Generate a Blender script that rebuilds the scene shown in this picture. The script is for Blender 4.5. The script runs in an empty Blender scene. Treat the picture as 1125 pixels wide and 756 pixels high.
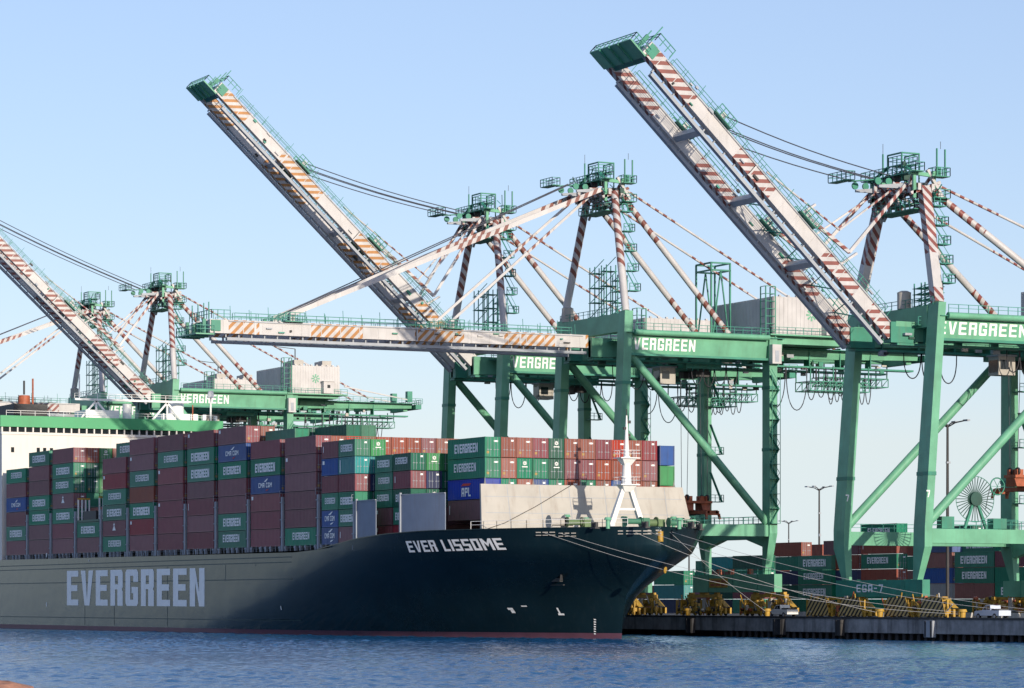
import bpy, math, random
from mathutils import Vector, Matrix
random.seed(7)
V = Vector
SC = bpy.context.scene
COL = SC.collection

# ------------------------------------------------------------------ camera, world, sun, exposure
cam_d = bpy.data.cameras.new('camera'); cam = bpy.data.objects.new('camera', cam_d); COL.objects.link(cam)
TH = math.radians(26.5)
view = V((-math.cos(TH), math.sin(TH), 0))
cam.location = (0, 0, 5.2)
cam.rotation_euler = view.to_track_quat('-Z', 'Y').to_euler()
cam_d.sensor_width = 36.0; cam_d.lens = 3470 / 1125 * 36.0
cam_d.shift_y = 283 / 1125
cam_d.clip_start = 1.0; cam_d.clip_end = 30000
SC.camera = cam

SUN_EL, SUN_AZ = math.radians(13), math.radians(2.0)      # azimuth measured from +X (bow direction) towards +Y (land)
sdir = V((math.cos(SUN_EL) * math.cos(SUN_AZ), math.cos(SUN_EL) * math.sin(SUN_AZ), math.sin(SUN_EL)))
world = bpy.data.worlds.new('World'); SC.world = world; world.use_nodes = True
wn = world.node_tree.nodes; wl = world.node_tree.links
sky = wn.new('ShaderNodeTexSky'); sky.sky_type = 'NISHITA'; sky.sun_disc = False
sky.sun_elevation = SUN_EL; sky.sun_rotation = math.atan2(sdir.x, sdir.y)
sky.altitude = 0; sky.air_density = 1.0; sky.dust_density = 0.5; sky.ozone_density = 3.0
bg = wn['Background']; bg.inputs['Strength'].default_value = 0.085
tint = wn.new('ShaderNodeMixRGB'); tint.blend_type = 'MULTIPLY'; tint.inputs[0].default_value = 1; tint.inputs[2].default_value = (0.93, 0.80, 0.78, 1)   # white balance of the sky
veil = wn.new('ShaderNodeBackground'); veil.inputs['Color'].default_value = (0.28, 0.34, 0.54, 1); veil.inputs['Strength'].default_value = 0.37   # even high haze over the whole sky
addw = wn.new('ShaderNodeAddShader'); wl.new(bg.outputs[0], addw.inputs[0]); wl.new(veil.outputs[0], addw.inputs[1]); wl.new(addw.outputs[0], wn['World Output'].inputs['Surface'])
tcw = wn.new('ShaderNodeTexCoord'); spw = wn.new('ShaderNodeSeparateXYZ'); cbw = wn.new('ShaderNodeCombineXYZ'); mxw = wn.new('ShaderNodeMath'); mxw.operation = 'MAXIMUM'; mxw.inputs[1].default_value = 0.05
nrw = wn.new('ShaderNodeVectorMath'); nrw.operation = 'NORMALIZE'          # the lowest degrees of sky keep the colour of the air just above them
wl.new(tcw.outputs['Generated'], spw.inputs[0]); wl.new(spw.outputs[0], cbw.inputs[0]); wl.new(spw.outputs[1], cbw.inputs[1]); wl.new(spw.outputs[2], mxw.inputs[0]); wl.new(mxw.outputs[0], cbw.inputs[2])
wl.new(cbw.outputs[0], nrw.inputs[0]); wl.new(nrw.outputs[0], sky.inputs['Vector'])
wl.new(sky.outputs[0], tint.inputs[1]); wl.new(tint.outputs[0], bg.inputs['Color'])
sun_d = bpy.data.lights.new('sun', 'SUN'); sun_d.energy = 2.9; sun_d.angle = math.radians(0.5); sun_d.color = (1, 0.88, 0.72)
sun = bpy.data.objects.new('sun', sun_d); COL.objects.link(sun)
sun.location = (100, 100, 200); sun.rotation_euler = sdir.to_track_quat('Z', 'Y').to_euler()
SC.view_settings.view_transform = 'Standard'; SC.view_settings.look = 'None'
SC.view_settings.exposure = 0.74; SC.view_settings.gamma = 1
SC.view_settings.use_curve_mapping = False
SC.cycles.max_bounces = 6

# ------------------------------------------------------------------ materials
MATS = {}
def new_mat(name):
    m = bpy.data.materials.new(name); m.use_nodes = True; MATS[name] = m
    return m, m.node_tree.nodes, m.node_tree.links, m.node_tree.nodes['Principled BSDF']
def paint(name, col, rough=0.5, var=0.12, scale=0.5, grime=0.25, grime_col=(0.12, 0.08, 0.05), metal=0.0, rnd=0.0, streak=True, spec=0.5):
    """painted steel: patchy fading, thin vertical rust and dirt streaks"""
    m, n, l, b = new_mat(name)
    tc = n.new('ShaderNodeTexCoord')
    no = n.new('ShaderNodeTexNoise'); no.inputs['Scale'].default_value = scale; no.inputs['Detail'].default_value = 5
    l.new(tc.outputs['Object'], no.inputs['Vector'])
    hs = n.new('ShaderNodeHueSaturation'); hs.inputs['Color'].default_value = (*col, 1)
    mr = n.new('ShaderNodeMapRange'); mr.inputs[1].default_value = 0.25; mr.inputs[2].default_value = 0.75
    mr.inputs[3].default_value = 1 - var; mr.inputs[4].default_value = 1 + var
    l.new(no.outputs['Fac'], mr.inputs[0])
    val = mr.outputs[0]
    if rnd:
        oi = n.new('ShaderNodeObjectInfo')
        m2 = n.new('ShaderNodeMapRange'); m2.inputs[3].default_value = 1 - rnd; m2.inputs[4].default_value = 1 + rnd
        l.new(oi.outputs['Random'], m2.inputs[0])
        mm = n.new('ShaderNodeMath'); mm.operation = 'MULTIPLY'; l.new(val, mm.inputs[0]); l.new(m2.outputs[0], mm.inputs[1]); val = mm.outputs[0]
        m3 = n.new('ShaderNodeMath'); m3.operation = 'MULTIPLY_ADD'; l.new(oi.outputs['Random'], m3.inputs[0])
        m3.inputs[1].default_value = 7.3; m3.inputs[2].default_value = 0
        m4 = n.new('ShaderNodeMath'); m4.operation = 'FRACT'; l.new(m3.outputs[0], m4.inputs[0])
        m5 = n.new('ShaderNodeMapRange'); m5.inputs[3].default_value = 0.75; m5.inputs[4].default_value = 1.1
        l.new(m4.outputs[0], m5.inputs[0]); l.new(m5.outputs[0], hs.inputs['Saturation'])
        # shift the noise per object so that no two boxes wear alike
        va = n.new('ShaderNodeVectorMath'); va.operation = 'MULTIPLY_ADD'
        va.inputs[1].default_value = (37, 53, 71)
        l.new(oi.outputs['Random'], va.inputs[0]); l.new(tc.outputs['Object'], va.inputs[2]); l.new(va.outputs[0], no.inputs['Vector'])
    l.new(val, hs.inputs['Value'])
    out = hs.outputs['Color']
    if grime:
        mp = n.new('ShaderNodeMapping'); mp.inputs['Scale'].default_value = (1.3, 1.3, 0.12 if streak else 1.3)
        l.new(tc.outputs['Object'], mp.inputs['Vector'])
        n2 = n.new('ShaderNodeTexNoise'); n2.inputs['Scale'].default_value = 1.1; n2.inputs['Detail'].default_value = 6; n2.inputs['Roughness'].default_value = 0.65
        l.new(mp.outputs[0], n2.inputs['Vector'])
        g = n.new('ShaderNodeMapRange'); g.inputs[1].default_value = 0.52; g.inputs[2].default_value = 0.78; g.inputs[3].default_value = 0; g.inputs[4].default_value = grime
        l.new(n2.outputs['Fac'], g.inputs[0])
        mx = n.new('ShaderNodeMixRGB'); mx.inputs['Color2'].default_value = (*grime_col, 1)
        l.new(g.outputs[0], mx.inputs['Fac']); l.new(out, mx.inputs['Color1']); out = mx.outputs[0]
    l.new(out, b.inputs['Base Color'])
    b.inputs['Roughness'].default_value = rough; b.inputs['Metallic'].default_value = metal
    b.inputs['Specular IOR Level'].default_value = spec
    return m
def stripes(name, c1, c2, p):
    """slanted warning bands from the UV map (u, v in metres)"""
    m, n, l, b = new_mat(name)
    uv = n.new('ShaderNodeUVMap'); sx = n.new('ShaderNodeSeparateXYZ'); l.new(uv.outputs[0], sx.inputs[0])
    a = n.new('ShaderNodeMath'); a.operation = 'ADD'; l.new(sx.outputs[0], a.inputs[0]); l.new(sx.outputs[1], a.inputs[1])
    d = n.new('ShaderNodeMath'); d.operation = 'DIVIDE'; d.inputs[1].default_value = p; l.new(a.outputs[0], d.inputs[0])
    f = n.new('ShaderNodeMath'); f.operation = 'FRACT'; l.new(d.outputs[0], f.inputs[0])
    g = n.new('ShaderNodeMath'); g.operation = 'GREATER_THAN'; g.inputs[1].default_value = 0.52; l.new(f.outputs[0], g.inputs[0])
    mx = n.new('ShaderNodeMixRGB'); mx.inputs[1].default_value = (*c1, 1); mx.inputs[2].default_value = (*c2, 1); l.new(g.outputs[0], mx.inputs[0])
    tc = n.new('ShaderNodeTexCoord'); no = n.new('ShaderNodeTexNoise'); no.inputs['Scale'].default_value = 0.7; no.inputs['Detail'].default_value = 6
    l.new(tc.outputs['Object'], no.inputs[0])
    mr = n.new('ShaderNodeMapRange'); mr.inputs[1].default_value = .3; mr.inputs[2].default_value = .7; mr.inputs[3].default_value = 0.78; mr.inputs[4].default_value = 1.1; l.new(no.outputs[0], mr.inputs[0])
    hs = n.new('ShaderNodeHueSaturation'); l.new(mx.outputs[0], hs.inputs['Color']); l.new(mr.outputs[0], hs.inputs['Value'])
    l.new(hs.outputs[0], b.inputs['Base Color']); b.inputs['Roughness'].default_value = 0.5
    return m

GREEN = paint('crane_green_paint', (0.125, 0.345, 0.22), 0.45, .2, .35, .35, (0.10, 0.13, 0.09), spec=.35)
GREEN2 = paint('crane_dark_green_paint', (0.03, 0.21, 0.14), 0.5, .2, .5, .3)
DGREEN = paint('blackish_green_paint', (0.010, 0.06, 0.045), 0.5, .2, .5, .2)
RAIL = paint('handrail_teal_paint', (0.03, 0.22, 0.17), 0.5, .2, 1, .15)
WHITE = paint('white_crane_paint', (0.47, 0.46, 0.46), 0.45, .12, .4, .35, (0.22, 0.19, 0.17))
LETTER = paint('white_lettering_paint', (0.84, 0.84, 0.83), 0.55, .05, .8, .12)
ORA = stripes('ochre_warning_bands', (0.47, 0.46, 0.46), (0.38, 0.165, 0.04), 1.4)
RED = stripes('red_warning_bands', (0.47, 0.455, 0.455), (0.21, 0.06, 0.05), 1.5)
BRN = stripes('brown_warning_bands', (0.47, 0.455, 0.455), (0.19, 0.065, 0.05), 1.7)
ROPE = paint('steel_wire_rope', (0.05, 0.055, 0.075), 0.5, .1, 1, 0)
DARK = paint('dark_machinery_steel', (0.03, 0.03, 0.032), 0.6, .2, 1, .2)
GREY = paint('grey_steel_paint', (0.30, 0.33, 0.37), 0.5, .12, .5, .2)
YEL = paint('yellow_machinery_paint', (0.42, 0.25, 0.03), 0.55, .3, .8, .3)
HAZ = stripes('black_yellow_hazard_bands', (0.50, 0.36, 0.14), (0.02, 0.02, 0.02), 0.95)
ORANGE = paint('rusty_orange_paint', (0.33, 0.085, 0.035), 0.6, .35, 1.6, .6)
CABLE = paint('black_rubber_cable', (0.02, 0.02, 0.03), 0.6, .1, 1, 0)
GLASS, gn, gl, gb = new_mat('dark_window_glass'); gb.inputs['Base Color'].default_value = (0.015, 0.02, 0.025, 1); gb.inputs['Roughness'].default_value = 0.08
RUBBER = paint('black_tyre_rubber', (0.018, 0.018, 0.018), 0.8, .2, 2, .2)
HULLG = paint('dark_green_hull_paint', (0.006, 0.017, 0.023), 0.16, .25, .12, .5, (0.02, 0.03, 0.035), spec=.25)
HULLG.node_tree.nodes['Principled BSDF'].inputs['Specular Tint'].default_value = (0.5, 0.8, 0.98, 1)
_n = HULLG.node_tree.nodes; _l = HULLG.node_tree.links; _t = _n.new('ShaderNodeTexCoord'); _a = _n.new('ShaderNodeTexNoise'); _a.inputs['Scale'].default_value = .35; _a.inputs['Detail'].default_value = 2
_b = _n.new('ShaderNodeBump'); _b.inputs['Strength'].default_value = .5; _b.inputs['Distance'].default_value = .05; _l.new(_t.outputs['Object'], _a.inputs[0]); _l.new(_a.outputs[0], _b.inputs['Height']); _l.new(_b.outputs[0], _n['Principled BSDF'].inputs['Normal'])
HULLS = paint('hull_seam_paint', (0.028, 0.055, 0.06), 0.5, .2, .2, .3, spec=.2)
BOOT = paint('dull_red_boot_topping', (0.12, 0.045, 0.07), 0.6, .2, .3, .4)
DECKG = paint('green_deck_paint', (0.04, 0.16, 0.10), 0.6, .2, .5, .3)
HOUSE = paint('cream_superstructure_paint', (0.62, 0.595, 0.56), 0.5, .05, .2, .14)
HOUSEG = paint('bright_green_band_paint', (0.035, 0.30, 0.12), 0.5, .08, .3, .12)
BREAK = paint('beige_breakwater_paint', (0.40, 0.38, 0.345), 0.6, .14, .25, .45, (0.22, 0.17, 0.13))
LASH = paint('pale_blue_grey_lashing_steel', (0.24, 0.27, 0.32), 0.55, .12, .6, .25)
MASTW = paint('white_mast_paint', (0.74, 0.74, 0.73), 0.45, .05, .5, .1)
LINE = paint('pale_mooring_rope', (0.40, 0.40, 0.40), 0.8, .1, 2, 0)

def concrete(name, col, sc=0.4, rough=0.85, stain=0.5):
    m, n, l, b = new_mat(name)
    tc = n.new('ShaderNodeTexCoord')
    no = n.new('ShaderNodeTexNoise'); no.inputs['Scale'].default_value = sc; no.inputs['Detail'].default_value = 8; no.inputs['Roughness'].default_value = .65
    l.new(tc.outputs['Object'], no.inputs[0])
    cr = n.new('ShaderNodeValToRGB'); cr.color_ramp.elements[0].position = .3; cr.color_ramp.elements[1].position = .72
    cr.color_ramp.elements[0].color = (*[c * (1 - stain) for c in col], 1); cr.color_ramp.elements[1].color = (*[min(1, c * 1.25) for c in col], 1)
    l.new(no.outputs[0], cr.inputs[0])
    mp = n.new('ShaderNodeMapping'); mp.inputs['Scale'].default_value = (.9, .9, .1); l.new(tc.outputs['Object'], mp.inputs[0])
    n2 = n.new('ShaderNodeTexNoise'); n2.inputs['Scale'].default_value = 1; n2.inputs['Detail'].default_value = 6; l.new(mp.outputs[0], n2.inputs[0])
    mr = n.new('ShaderNodeMapRange'); mr.inputs[1].default_value = .5; mr.inputs[2].default_value = .7; mr.inputs[3].default_value = 1; mr.inputs[4].default_value = .45; l.new(n2.outputs[0], mr.inputs[0])
    mx = n.new('ShaderNodeMixRGB'); mx.blend_type = 'MULTIPLY'; mx.inputs[0].default_value = 1; l.new(cr.outputs[0], mx.inputs[1]); l.new(mr.outputs[0], mx.inputs[2])
    l.new(mx.outputs[0], b.inputs['Base Color']); b.inputs['Roughness'].default_value = rough
    return m
CONC = concrete('weathered_quay_concrete', (0.27, 0.27, 0.275), .5)
APRON = concrete('quay_apron_asphalt', (0.075, 0.072, 0.07), .2)
PILE = concrete('tarred_pile', (0.045, 0.045, 0.05), 1.0)
ROCK = concrete('salmon_sandstone', (0.45, 0.22, 0.14), 1.5)

def water_mat():
    m, n, l, b = new_mat('harbour_water')
    b.inputs['Base Color'].default_value = (0.016, 0.095, 0.22, 1); b.inputs['Roughness'].default_value = .12; b.inputs['IOR'].default_value = 1.33
    tc = n.new('ShaderNodeTexCoord')
    prev = None
    for sc, det, stx, sty, st in ((1.6, 4, 1, 1, .10), (5, 3, 1, 1, .03)):
        mp = n.new('ShaderNodeMapping'); mp.inputs['Scale'].default_value = (stx, sty, 1); mp.inputs['Rotation'].default_value = (0, 0, .5)
        l.new(tc.outputs['Object'], mp.inputs[0])
        no = n.new('ShaderNodeTexNoise'); no.inputs['Scale'].default_value = sc; no.inputs['Detail'].default_value = det; no.inputs['Roughness'].default_value = .6
        l.new(mp.outputs[0], no.inputs[0])
        bp = n.new('ShaderNodeBump'); bp.inputs['Strength'].default_value = 1; bp.inputs['Distance'].default_value = st
        l.new(no.outputs[0], bp.inputs['Height'])
        if prev: l.new(prev.outputs[0], bp.inputs['Normal'])
        prev = bp
    l.new(prev.outputs[0], b.inputs['Normal'])
    return m
WATER = water_mat()

# ------------------------------------------------------------------ mesh builder
class MB:
    def __init__(s): s.v = []; s.f = []; s.fm = []; s.uv = []; s.mats = []; s.sm = []
    def mi(s, m):
        if m not in s.mats: s.mats.append(m)
        return s.mats.index(m)
    def poly(s, pts, m, uv=None, smooth=False):
        i0 = len(s.v); s.v += [tuple(p) for p in pts]
        s.f.append(list(range(i0, i0 + len(pts)))); s.fm.append(s.mi(m)); s.uv.append(uv or [(0, 0)] * len(pts)); s.sm.append(smooth)
    def faces(s, pts, idx, m, smooth=False, uvs=None):
        i0 = len(s.v); s.v += [tuple(p) for p in pts]
        for k, f in enumerate(idx):
            s.f.append([i0 + i for i in f]); s.fm.append(s.mi(m)); s.uv.append(uvs[k] if uvs else [(0, 0)] * len(f)); s.sm.append(smooth)
    def hexa(s, a, b, m):
        """solid between two quads a (bottom) and b (top), same winding"""
        s.faces(list(a) + list(b), [(3, 2, 1, 0), (4, 5, 6, 7), (0, 1, 5, 4), (1, 2, 6, 5), (2, 3, 7, 6), (3, 0, 4, 7)], m)
    def box(s, x0, x1, y0, y1, z0, z1, m):
        s.hexa([(x0, y0, z0), (x1, y0, z0), (x1, y1, z0), (x0, y1, z0)], [(x0, y0, z1), (x1, y0, z1), (x1, y1, z1), (x0, y1, z1)], m)
    def cbox(s, c, sx, sy, sz, m): s.box(c[0] - sx / 2, c[0] + sx / 2, c[1] - sy / 2, c[1] + sy / 2, c[2] - sz / 2, c[2] + sz / 2, m)
    def beam(s, p0, p1, w, h, m, up=(0, 0, 1), sections=None, w2=None, h2=None):
        p0 = V(p0); p1 = V(p1); d = p1 - p0; L = d.length
        if L < 1e-6: return
        d /= L; up = V(up)
        if abs(d.dot(up)) > .995: up = V((0, 1, 0)) if abs(d.y) < .9 else V((1, 0, 0))
        sd = d.cross(up).normalized(); u2 = sd.cross(d)
        w2 = w if w2 is None else w2; h2 = h if h2 is None else h2
        secs = sections or [(0, 1, m)]
        n = len(secs)
        for k, (t0, t1, mm) in enumerate(secs):
            ring = []
            for t in (t0, t1):
                c = p0 + d * (L * t); ww = w + (w2 - w) * t; hh = h + (h2 - h) * t
                ring.append([c + sd * (a * ww / 2) + u2 * (b * hh / 2) for a, b in ((-1, -1), (1, -1), (1, 1), (-1, 1))])
            pts = ring[0] + ring[1]; ua, ub = L * t0, L * t1
            idx = []; uvs = []
            for j in range(4):
                j2 = (j + 1) % 4; idx.append((j, j2, 4 + j2, 4 + j))
                cv = ((-w / 2, w / 2), (-h / 2, h / 2), (w / 2, -w / 2), (h / 2, -h / 2))[j]
                uvs.append([(ua, cv[0]), (ua, cv[1]), (ub, cv[1]), (ub, cv[0])])
            if k == 0: idx.append((3, 2, 1, 0)); uvs.append([(0, 0)] * 4)
            if k == n - 1: idx.append((4, 5, 6, 7)); uvs.append([(0, 0)] * 4)
            s.faces(pts, idx, mm, uvs=uvs)
    def tube(s, p0, p1, r, m, n=10, sections=None, r2=None, cap=True, slant=1.0):
        p0 = V(p0); p1 = V(p1); d = p1 - p0; L = d.length
        if L < 1e-6: return
        d /= L; a = V((0, 0, 1)) if abs(d.z) < .9 else V((1, 0, 0))
        e1 = d.cross(a).normalized(); e2 = d.cross(e1)
        r2 = r if r2 is None else r2
        for t0, t1, mm in (sections or [(0, 1, m)]):
            pts = []
            for t in (t0, t1):
                c = p0 + d * (L * t); rr = r + (r2 - r) * t
                pts += [c + e1 * (rr * math.cos(2 * math.pi * i / n)) + e2 * (rr * math.sin(2 * math.pi * i / n)) for i in range(n)]
            idx = []; uvs = []
            for i in range(n):
                j = (i + 1) % n; idx.append((i, j, n + j, n + i))
                # helix-free slant: project the angle on a line so that both sides lean the same way
                va, vb = slant * r * math.cos(2 * math.pi * i / n), slant * r * math.cos(2 * math.pi * j / n)
                uvs.append([(L * t0, va), (L * t0, vb), (L * t1, vb), (L * t1, va)])
            s.faces(pts, idx, mm, smooth=True, uvs=uvs)
            if cap: s.faces(pts, [tuple(range(n))[::-1], tuple(range(n, 2 * n))], mm)
    def path(s, pts, r, m, n=5):
        pts = [V(p) for p in pts]; rings = []
        for i, p in enumerate(pts):
            d = (pts[min(i + 1, len(pts) - 1)] - pts[max(i - 1, 0)]).normalized()
            a = V((0, 0, 1)) if abs(d.z) < .95 else V((1, 0, 0))
            e1 = d.cross(a).normalized(); e2 = d.cross(e1)
            rings.append([p + e1 * (r * math.cos(2 * math.pi * k / n)) + e2 * (r * math.sin(2 * math.pi * k / n)) for k in range(n)])
        allp = [q for rg in rings for q in rg]; idx = []
        for i in range(len(pts) - 1):
            for k in range(n): idx.append((i * n + k, i * n + (k + 1) % n, (i + 1) * n + (k + 1) % n, (i + 1) * n + k))
        s.faces(allp, idx, m, smooth=True)
    def rail(s, pts, m=None, h=1.1, step=2.0, t=0.075, base=(0, 0, 1)):
        """handrail along a polyline: posts and two rails"""
        m = m or RAIL; up = V(base)
        pts = [V(p) for p in pts]
        for a, b in zip(pts, pts[1:]):
            L = (b - a).length; n = max(1, round(L / step))
            for k in range(n + 1):
                q = a + (b - a) * (k / n); s.beam(q, q + up * h, t, t, m, up=(1, 0, 0))
            s.beam(a + up * h, b + up * h, t, t, m); s.beam(a + up * h * .55, b + up * h * .55, t * .8, t * .8, m)
    def disc(s, c, axis, r, th, m, n=16): 
        c = V(c); a = V(axis).normalized(); s.tube(c - a * th / 2, c + a * th / 2, r, m, n=n)
    def mesh(s, name):
        me = bpy.data.meshes.new(name)
        me.from_pydata(s.v, [], s.f); 
        for m in s.mats: me.materials.append(m)
        me.polygons.foreach_set('material_index', s.fm)
        me.polygons.foreach_set('use_smooth', s.sm)
        uvl = me.uv_layers.new(name='UVMap')
        flat = [c for f in s.uv for uv in f for c in uv]
        uvl.data.foreach_set('uv', flat)
        me.update(); return me
    def build(s, name, parent=None, loc=None):
        if not s.f: return None
        o = bpy.data.objects.new(name, s.mesh(name)); COL.objects.link(o)
        if parent: o.parent = parent
        if loc: o.location = loc
        return o
def tag(o, label, cat, group=None, kind=None):
    if label: o['label'] = label
    if cat: o['category'] = cat
    if group: o['group'] = group
    if kind: o['kind'] = kind
    return o
def empty(name, loc, rot=(0, 0, 0)):
    o = bpy.data.objects.new(name, None); COL.objects.link(o); o.location = loc; o.rotation_euler = rot; o.empty_display_size = 1
    return o

# ------------------------------------------------------------------ block lettering: non-overlapping polygons in a w x 1 box
def glyph(ch, t=.24, hs=.19):
    w = .78
    R = lambda x0, x1, y0, y1: [(x0, y0), (x1, y0), (x1, y1), (x0, y1)]
    m0, m1 = .5 - hs / 2, .5 + hs / 2
    if ch == 'E': return w, [R(0, t, 0, 1), R(t, w, 0, hs), R(t, w * .92, m0, m1), R(t, w, 1 - hs, 1)]
    if ch == 'V': return w * 1.05, [[(0, 1), (w * .32, 0), (w * .525, 0), (w * .525, .16), (t, 1)], [(w * 1.05, 1), (w * 1.05 - t, 1), (w * .525, .16), (w * .525, 0), (w * .73, 0)]]
    if ch == 'R': return w, [R(0, t, 0, 1), R(t, w - t, 1 - hs, 1), R(t, w - t, .46, .46 + hs * .8), [(w - t, .46), (w - .06, .46), (w, .52), (w, .93), (w - .07, 1), (w - t, 1)], [(w - t - .04, 0), (w, 0), (w, .40), (w - .06, .46), (w - t - .04, .46)]]
    if ch == 'G': return w, [[(0, .08), (.08, 0), (t, 0), (t, 1), (.08, 1), (0, .92)], R(t, w - t, 0, hs), R(t, w - t, 1 - hs, 1), [(w - t, .66), (w, .66), (w, .92), (w - .08, 1), (w - t, 1)], [(w - t, 0), (w - .08, 0), (w, .08), (w, .52), (w - t, .52)], R(w * .48, w - t, .52 - hs, .52)]
    if ch == 'N': return w * 1.05, [R(0, t, 0, 1), R(w * 1.05 - t, w * 1.05, 0, 1), [(t, .62), (w * 1.05 - t, 0), (w * 1.05 - t, .38), (t, 1)]]
    if ch == 'L': return w * .9, [R(0, t, 0, 1), R(t, w * .9, 0, hs)]
    if ch == 'I': return t, [R(0, t, 0, 1)]
    if ch == 'S': return w, [R(0, w, 0, hs), R(w - t, w, hs, m0), R(0, w, m0, m1), R(0, t, m1, 1 - hs), R(0, w, 1 - hs, 1)]
    if ch == 'O': return w, [R(0, t, 0, 1), R(w - t, w, 0, 1), R(t, w - t, 0, hs), R(t, w - t, 1 - hs, 1)]
    if ch == 'M': return w * 1.3, [R(0, t, 0, 1), R(w * 1.3 - t, w * 1.3, 0, 1), [(t, .65), (w * .65, .3), (w * .65, .62), (t, 1)], [(w * .65, .3), (w * 1.3 - t, .65), (w * 1.3 - t, 1), (w * .65, .62)]]
    if ch == 'A': return w, [R(0, t, 0, .93), R(w - t, w, 0, .93), [(0, .93), (w, .93), (w - .1, 1), (.1, 1)], R(t, w - t, .93 - hs, .93), R(t, w - t, .3, .3 + hs)]
    if ch == 'P': return w, [R(0, t, 0, 1), R(t, w - t, 1 - hs, 1), R(t, w - t, .4, .4 + hs), R(w - t, w, .4, 1)]
    if ch == 'C': return w, [R(0, t, 0, 1), R(t, w, 0, hs), R(t, w, 1 - hs, 1)]
    if ch == 'B': return w, [R(0, t, 0, 1), R(t, w - t, 0, hs), R(t, w - t, m0, m1), R(t, w - t, 1 - hs, 1), R(w - t, w, 0, 1)]
    if ch == '7': return w, [R(0, w, 1 - hs, 1), [(w * .3, 0), (w * .3 + t, 0), (w, 1 - hs), (w - t, 1 - hs)]]
    if ch == '-': return w * .7, [R(0, w * .7, m0, m1)]
    return .4, []
def text_polys(txt, t=.24, hs=.19, gap=.16):
    x = 0; out = []
    for ch in txt:
        w, ps = glyph(ch, t, hs)
        for p in ps: out.append([(x + a, b) for a, b in p])
        x += w + gap
    return x - gap, out
def text_mb(txt, fn, width, height, mat, **k):
    """fn(x, z) -> 3-D point; x runs 0..width"""
    W, ps = text_polys(txt, **k); mb = MB()
    for p in ps: mb.poly([fn(a / W * width, b * height) for a, b in p], mat)
    return mb

# ------------------------------------------------------------------ the setting: water, quay apron
import numpy as np
def water():
    """one sheet: a finely waved patch where the water is seen, flat out to the horizon"""
    r = V((math.sin(TH), math.cos(TH), 0))
    nd, nw = 900, 1000
    dep = np.concatenate([185 + 435 * np.linspace(0, 1, nd) ** 1.35]); lat = np.linspace(-112, 112, nw)
    D, Lt = np.meshgrid(dep, lat, indexing='ij')
    X = D * view.x + Lt * r.x; Y = D * view.y + Lt * r.y
    rs = np.random.RandomState(5); Z = np.zeros_like(X)
    for k in range(70):
        lam = .7 * (4.0 / .7) ** rs.rand(); th = rs.normal(2.4, .9); kk = 2 * np.pi / lam
        amp = .0078 * lam ** .8
        ph = rs.rand() * 6.283; w = kk * (X * np.cos(th) + Y * np.sin(th)) + ph
        Z += amp * (np.sin(w) + .25 * np.sin(2 * w + .8))
    patch = .65 + .35 * np.sin(X * .031 + Y * .018 + 1.3 * np.sin(Y * .05)) * np.sin(Y * .043 - X * .011 + .7)
    Z *= patch
    edge = np.minimum(1, np.minimum((D - 185) / 8, (620 - D) / 60)) * np.minimum(1, (112 - np.abs(Lt)) / 10)
    Z *= np.clip(edge, 0, 1)
    v = np.stack([X, Y, Z], -1).reshape(-1, 3)
    i = np.arange(nd * nw).reshape(nd, nw)
    q = np.stack([i[:-1, :-1], i[:-1, 1:], i[1:, 1:], i[1:, :-1]], -1).reshape(-1, 4)
    # skirt to the horizon: eight outer points around the patch
    def P(d, l): return (d * view.x + l * r.x, d * view.y + l * r.y, 0)
    ov = np.array([P(-3000, -9000), P(-3000, 9000), P(12000, 9000), P(12000, -9000)])
    n0 = len(v); v = np.concatenate([v, ov])
    c = [i[0, 0], i[0, -1], i[-1, -1], i[-1, 0]]
    sides = [list(i[0, :]) , list(i[:, -1]), list(i[-1, ::-1]), list(i[::-1, 0])]
    fl = []
    for k in range(4):
        a, b = n0 + k, n0 + (k + 1) % 4
        sd = sides[k]; m = len(sd) // 2
        for j in range(len(sd) - 1): fl.append((sd[j + 1], sd[j], a if j < m else b, -1))
        fl.append((a, b, sd[m], -1))
    me = bpy.data.meshes.new('water')
    nv = len(v); nq = len(q); nt = len(fl)
    me.vertices.add(nv); me.vertices.foreach_set('co', v.astype(np.float32).ravel())
    loops = np.concatenate([q[:, ::-1].ravel() if False else q.ravel(), np.array([f[:3] for f in fl]).ravel()]).astype(np.int32)
    me.loops.add(len(loops)); me.loops.foreach_set('vertex_index', loops)
    me.polygons.add(nq + nt)
    ls = np.concatenate([np.arange(nq) * 4, nq * 4 + np.arange(nt) * 3]).astype(np.int32)
    me.polygons.foreach_set('loop_start', ls)
    me.polygons.foreach_set('use_smooth', np.ones(nq + nt, dtype=bool))
    me.materials.append(WATER); me.update(calc_edges=True); me.validate()
    o = bpy.data.objects.new('water', me); COL.objects.link(o); return o
tag(water(), 'rippled blue harbour water', 'water', kind='structure')
QY, QZ = 235.0, 2.85
mb = MB(); mb.poly([(-9000, QY + 1, QZ), (4000, QY + 1, QZ), (4000, 11000, QZ), (-9000, 11000, QZ)], APRON)
tag(mb.build('ground'), 'dark asphalt container yard ground behind the quay edge', 'ground', kind='structure')
mb = MB()
mb.box(-1500, 400, QY, QY + 1.0, 0.95, QZ + .004, CONC)           # concrete fascia beam
mb.box(-1500, 400, QY - .12, QY + .5, QZ + .008, QZ + .28, DARK)  # kerb rail at the edge
mb.box(-1500, 400, QY + 4.2, QY + 30, -3, .9, PILE)               # dark slope under the deck
mb.box(-1500, 400, QY + 1.0, QY + 4.2, .95, QZ - .1, PILE)
quay = tag(mb.build('quay'), 'weathered concrete quay edge above dark piles', 'quay', kind='structure')
mb = MB(); mb.tube((0, 0, -3), (0, 0, .95), .28, PILE, n=8); pm = mb.mesh('pile')
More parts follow.
